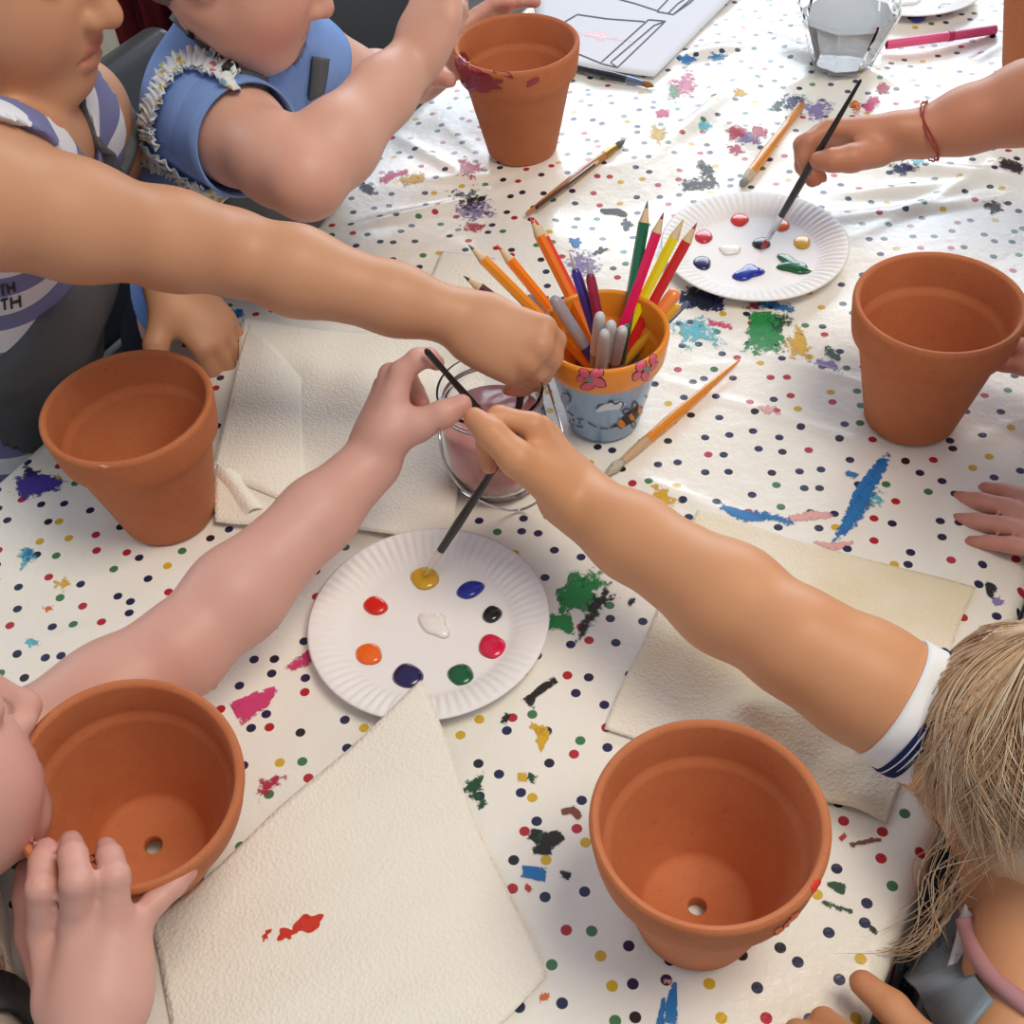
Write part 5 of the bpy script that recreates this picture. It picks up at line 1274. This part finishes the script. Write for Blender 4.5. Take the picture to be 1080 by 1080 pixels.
tubecloth('sleeve', p5_, M['white_shirt'], axis, [.0395, .0402, .040, .0402, .041, .044, .047])
for a_, b_ in ((.115, .20), (.33, .42)):
    q = [lerp(cA, J5['rsh'], x) for x in np.linspace(a_, b_, 5)]; rr = [np.interp(x, [0, .04, .1, .2, .35, .55, .8], [.0395, .0402, .040, .0402, .041, .044, .047])+.0012 for x in np.linspace(a_, b_, 5)]
    tubecloth('cuff_stripe', p5_, M['navy'], q, rr, .002)
    for c_ in (.3, .7):
        x = lerp(a_, b_, c_); rr2 = np.interp(x, [0, .04, .1, .2, .35, .55, .8], [.0395, .0402, .040, .0402, .041, .044, .047])+.0018
        tubecloth('cuff_stitch', p5_, M['white_shirt'], [lerp(cA, J5['rsh'], x), lerp(cA, J5['rsh'], x+.006)], [rr2, rr2], .002)
ap5 = garment('apron', p5_, M['apron'], tp, f5, .016, lo, hi, cuts=[(J5['chest']-f5*.01, -f5), (J5['pelvis']-ax5*.10, -ax5), (J5['chest']+ax5*.095, ax5), (J5['chest']+side5*.17, side5), (J5['chest']-side5*.09, -side5)])
S5 = Surf([sh5, ap5, b5])
strap_px('apron_strap', p5_, S5, [(965, 985), (985, 1020), (1008, 1050), (1030, 1085)], .034, simple('blue_grey_wipeclean_fabric', '#7d8a96', .5, .1, 20), .003, .003)
m = MB(); P5c = []
for q in smoothline([A3(1016, 968, 0), A3(1026, 1000, 0), A3(1046, 1032, 0), A3(1088, 1064, 0)], 6):
    h_, n5 = S5.px(q[0], q[1])
    if h_ is not None: P5c.append(h_+TO_EYE(h_)*.003)
if len(P5c) > 4:
    P5c = np.array(P5c)
    for _ in range(6): P5c[1:-1] = (P5c[:-2]+2*P5c[1:-1]+P5c[2:])/4
    m.add(*sweep(list(P5c), .0048, 10)); m.build('collar', simple('dusty_pink_ribbing', '#b9868c', .9), p5_)
trousers(p5_, J5, seated_dir=f5)
hair_cap(p5_, H5, M['blonde'], .006, cut=[(H5.p(.058, 0, .02), H5.F*.9-H5.U*.35), (H5.p(0, 0, -.075), -H5.U)])
rg = random.Random(7); lines = []
def skull(a, b, g=.0):   # a: angle from the crown towards F, b: azimuth (0 front, left positive)
    d = H5.vec((math.sin(a)*math.cos(b), math.sin(a)*math.sin(b), math.cos(a))); r = 1/math.sqrt((d@H5.F/.098)**2+(d@H5.L/.081)**2+(d@H5.U/.093)**2)
    return H5.p(-.010, 0, .024)+d*(r+g)
for g_ in range(190):
    b0 = rg.gauss(PI*.30, .75); a0 = rg.uniform(.0, .75); a1 = rg.uniform(.95, 1.5); gg = rg.uniform(.002, .010); tw = rg.gauss(0, .35); wv = rg.uniform(0, 6)
    n_x = rg.choice((0, 0, 0, 0, 2)) if abs(b0-PI*.32) < .6 else 0; dd = A3(rg.gauss(-.05, .1), rg.gauss(0, .1), -.28)
    for i in range(9):
        jb, ja, jg = rg.gauss(0, .05), rg.gauss(0, .06), rg.uniform(0, .003); m_ = 13
        L = [skull(lerp(a0+ja, a1+ja, q), b0+jb*(1-.6*q)+tw*q*q+.07*math.sin(4*q+wv), (gg+jg)*(.5+.5*q)) for q in np.linspace(0, 1, m_)]
        d = unit(L[-1]-L[-3]); p = L[-1]
        for k_ in range(n_x):
            d = unit(d+dd+A3(rg.gauss(0, .05), rg.gauss(0, .05), 0)); p = p+d*.011; L.append(p)
        lines.append(L)
# loose wisps falling past the cheek
for i in range(46):
    x, y = rg.uniform(965, 1020), rg.uniform(900, 935); e = (rg.uniform(905, 1010), rg.uniform(960, 1045))
    if i < 20: x, y = rg.gauss(1000, 5), rg.gauss(954, 4); e = (rg.gauss(912, 22), rg.gauss(1004, 6))
    d0 = rg.uniform(.655, .68); c_ = ((x+e[0])/2+rg.gauss(14, 8), (y+e[1])/2+rg.gauss(22 if i < 20 else 6, 6))
    q0 = skull(rg.uniform(1.0, 1.3), rg.uniform(.9, 1.5), .008)
    lines.append(smoothline([q0, PD(x, y, d0), PD(*c_, d0+.01), PD(*e, d0+.03)], 7))
strands('hair_strands', p5_, M['blonde'], lines, .00036)

# --- child beyond the right edge of the photo with a red cord bracelet
H3 = Head(-N2+A3(0, 0, -.35), (-.2, .1, 1), 'mouth', ST(.02, .95, .27))
J3 = J_(pelvis=ST(.27, .95, -.18), chest=ST(.22, .95, .06), neck=ST(.165, .95, .20), lsh=ST(.17, .85, .17), rsh=ST(.15, 1.045, .175), lel=ST(.22, .80, .0), rel=PD(1125, 96, .985), lwr=ST(.09, .83, -.06), rwr=PD(976, 140, 1.02))
o_ = .04
hR = dict(W=J3['rwr'], back=unit(UP*.8-FW*.5), K=[PD(874, 136, .985+o_), PD(866, 141, 1.0+o_), PD(868, 150, 1.015+o_), PD(874, 160, 1.025+o_)],
          fingers=[[PD(852, 149, .984+o_), PD(848, 166, .989+o_), PD(851, 182, .998+o_)], [PD(846, 152, 1.004+o_), PD(846, 175, 1.013+o_), PD(857, 192, 1.016+o_)], [PD(850, 160, 1.02+o_), PD(853, 178, 1.028+o_), PD(862, 190, 1.025+o_)], [PD(858, 168, 1.032+o_), PD(860, 180, 1.036+o_), PD(868, 188, 1.03+o_)]],
          thumb=[PD(926, 160, .985+o_), PD(898, 167, .965+o_), PD(878, 169, .965+o_), PD(863, 169, .970+o_)], s=1.0)
K, Fg, Th = curl_hand(J3['lwr'], (-.8, .3, -.3), (0, 0, 1), -1); hL = dict(W=J3['lwr'], back=A3(0, 0, 1), K=K, fingers=Fg, thumb=Th)
f3 = unit(-N2)
p3_, b3 = person('child at the photo edge with a red cord bracelet, holding the red-tipped brush', J3, M['skin3'], H3, [hR, hL], f3, vox=.003, arm_r=1.05)
tp = torso_prims(J3, f3); lo, hi = bounds([J3['pelvis'], J3['chest'], J3['neck'], J3['lsh'], J3['rsh']], .17); ax3 = unit(J3['neck']-J3['pelvis'])
garment('shirt', p3_, M['white_shirt'], tp, f3, .008, lo, hi, vox=.006, cuts=[(J3['pelvis']-ax3*.02, -ax3), (J3['neck']-ax3*.01, ax3)], arms=[sleeve_of(J3, 'r', .35, .052, .05), sleeve_of(J3, 'l', .4, .05, .048)], wrinkle=.001)
hair_cap(p3_, H3, M['brown_hair'], .010, vox=.006); trousers(p3_, J3, seated_dir=f3)
wr = lerp(J3['rwr'], J3['rel'], .02); d = unit(J3['rel']-J3['rwr']); u_, w_, _ = frame_for(d)
m = MB(); 
for k_ in range(2): m.add(*sweep([wr+d*.004*math.sin(2*a+k_)+(u_*math.cos(a)+w_*math.sin(a))*(.0246+.0006*math.sin(22*a+PI*k_)) for a in np.linspace(0, 2*PI, 120, endpoint=False)], .0007, 6, closed=True))
m.build('cord_bracelet', simple('red_cord', '#a8433c', .8), p3_)

# --- child beyond the right edge with a hand flat on the cloth
H6 = Head(-N2+A3(0, 0, -.4), (-.2, .1, 1), 'mouth', ST(.02, .70, .21))
J6 = J_(pelvis=ST(.27, .68, -.22), chest=ST(.22, .69, .01), neck=ST(.165, .70, .145), lsh=ST(.16, .60, .115), rsh=ST(.16, .80, .115), lel=ST(.22, .56, .03), rel=ST(.19, .86, .03), lwr=PZ(1205, 592, .03), rwr=A3(.478, .640, .075))
K, Fg, Th = curl_hand(J6['lwr'], PZ(1030, 532, .006)-J6['lwr'], (0, -.1, 1), -1, ((.05, .12, .1), (.02, .12, .1), (.04, .12, .1), (.05, .12, .1)), (.10, .01, -.08, -.16), thumb=((.8, .2), (.3, .2), (.1, .1)), s_=1.03)
hL = dict(W=J6['lwr'], back=A3(0, -.1, 1), K=K, fingers=Fg, thumb=Th, s=1.0)
K, Fg, Th = curl_hand(J6['rwr'], (-.75, .62, -.05), (.1, -.75, .6), 1, ((.1, .3, .3),)*4, thumb=((.9, .5), (.5, .5), (.2, .4)), s_=.9)
hR = dict(W=J6['rwr'], back=A3(.1, -.75, .6), K=K, fingers=Fg, thumb=Th, s=.9)
p6_, b6 = person('child at the photo edge with fingers flat on the cloth corner', J6, M['skin6'], H6, [hR, hL], f3, vox=.003)
tp = torso_prims(J6, f3); lo, hi = bounds([J6['pelvis'], J6['chest'], J6['neck'], J6['lsh'], J6['rsh']], .17); ax6 = unit(J6['neck']-J6['pelvis'])
garment('shirt', p6_, M['blue_shirt'], tp, f3, .008, lo, hi, vox=.006, cuts=[(J6['pelvis']-ax6*.02, -ax6), (J6['neck']-ax6*.01, ax6)], arms=[sleeve_of(J6, 'r', .4, .05, .048), sleeve_of(J6, 'l', .4, .05, .048)], wrinkle=.001)
hair_cap(p6_, H6, M['fair_hair'], .010, vox=.006); trousers(p6_, J6, seated_dir=f3)
# ------------------------------------------------------------------ light
SC.view_settings.view_transform = 'Standard'; SC.view_settings.look = 'None'; SC.view_settings.gamma = 1; SC.view_settings.exposure = .35
w = bpy.data.worlds.new('World'); SC.world = w; w.use_nodes = True
bg = w.node_tree.nodes['Background']; bg.inputs[0].default_value = (.80, .88, 1.0, 1); bg.inputs[1].default_value = .36
def area(name, loc, target, sx, sy, power, col):
    l = bpy.data.lights.new(name, 'AREA'); l.shape = 'RECTANGLE'; l.size = sx; l.size_y = sy; l.energy = power; l.color = col
    o = bpy.data.objects.new(name, l); COL.objects.link(o); o.location = loc
    o.rotation_euler = (Vector(target)-Vector(loc)).to_track_quat('-Z', 'Y').to_euler(); return o
area('window_light_far', (.9, 3.6, 1.15), (.1, .9, 0), 2.4, 1.3, 43, (.80, .90, 1))
area('window_light_side', (-2.6, 2.2, 1.3), (0, .7, 0), 1.6, 1.3, 16, (.9, .95, 1))
area('ceiling_lamp', (.75, .15, 2.0), (.0, .5, 0), .9, .9, 21, (1, .87, .69))
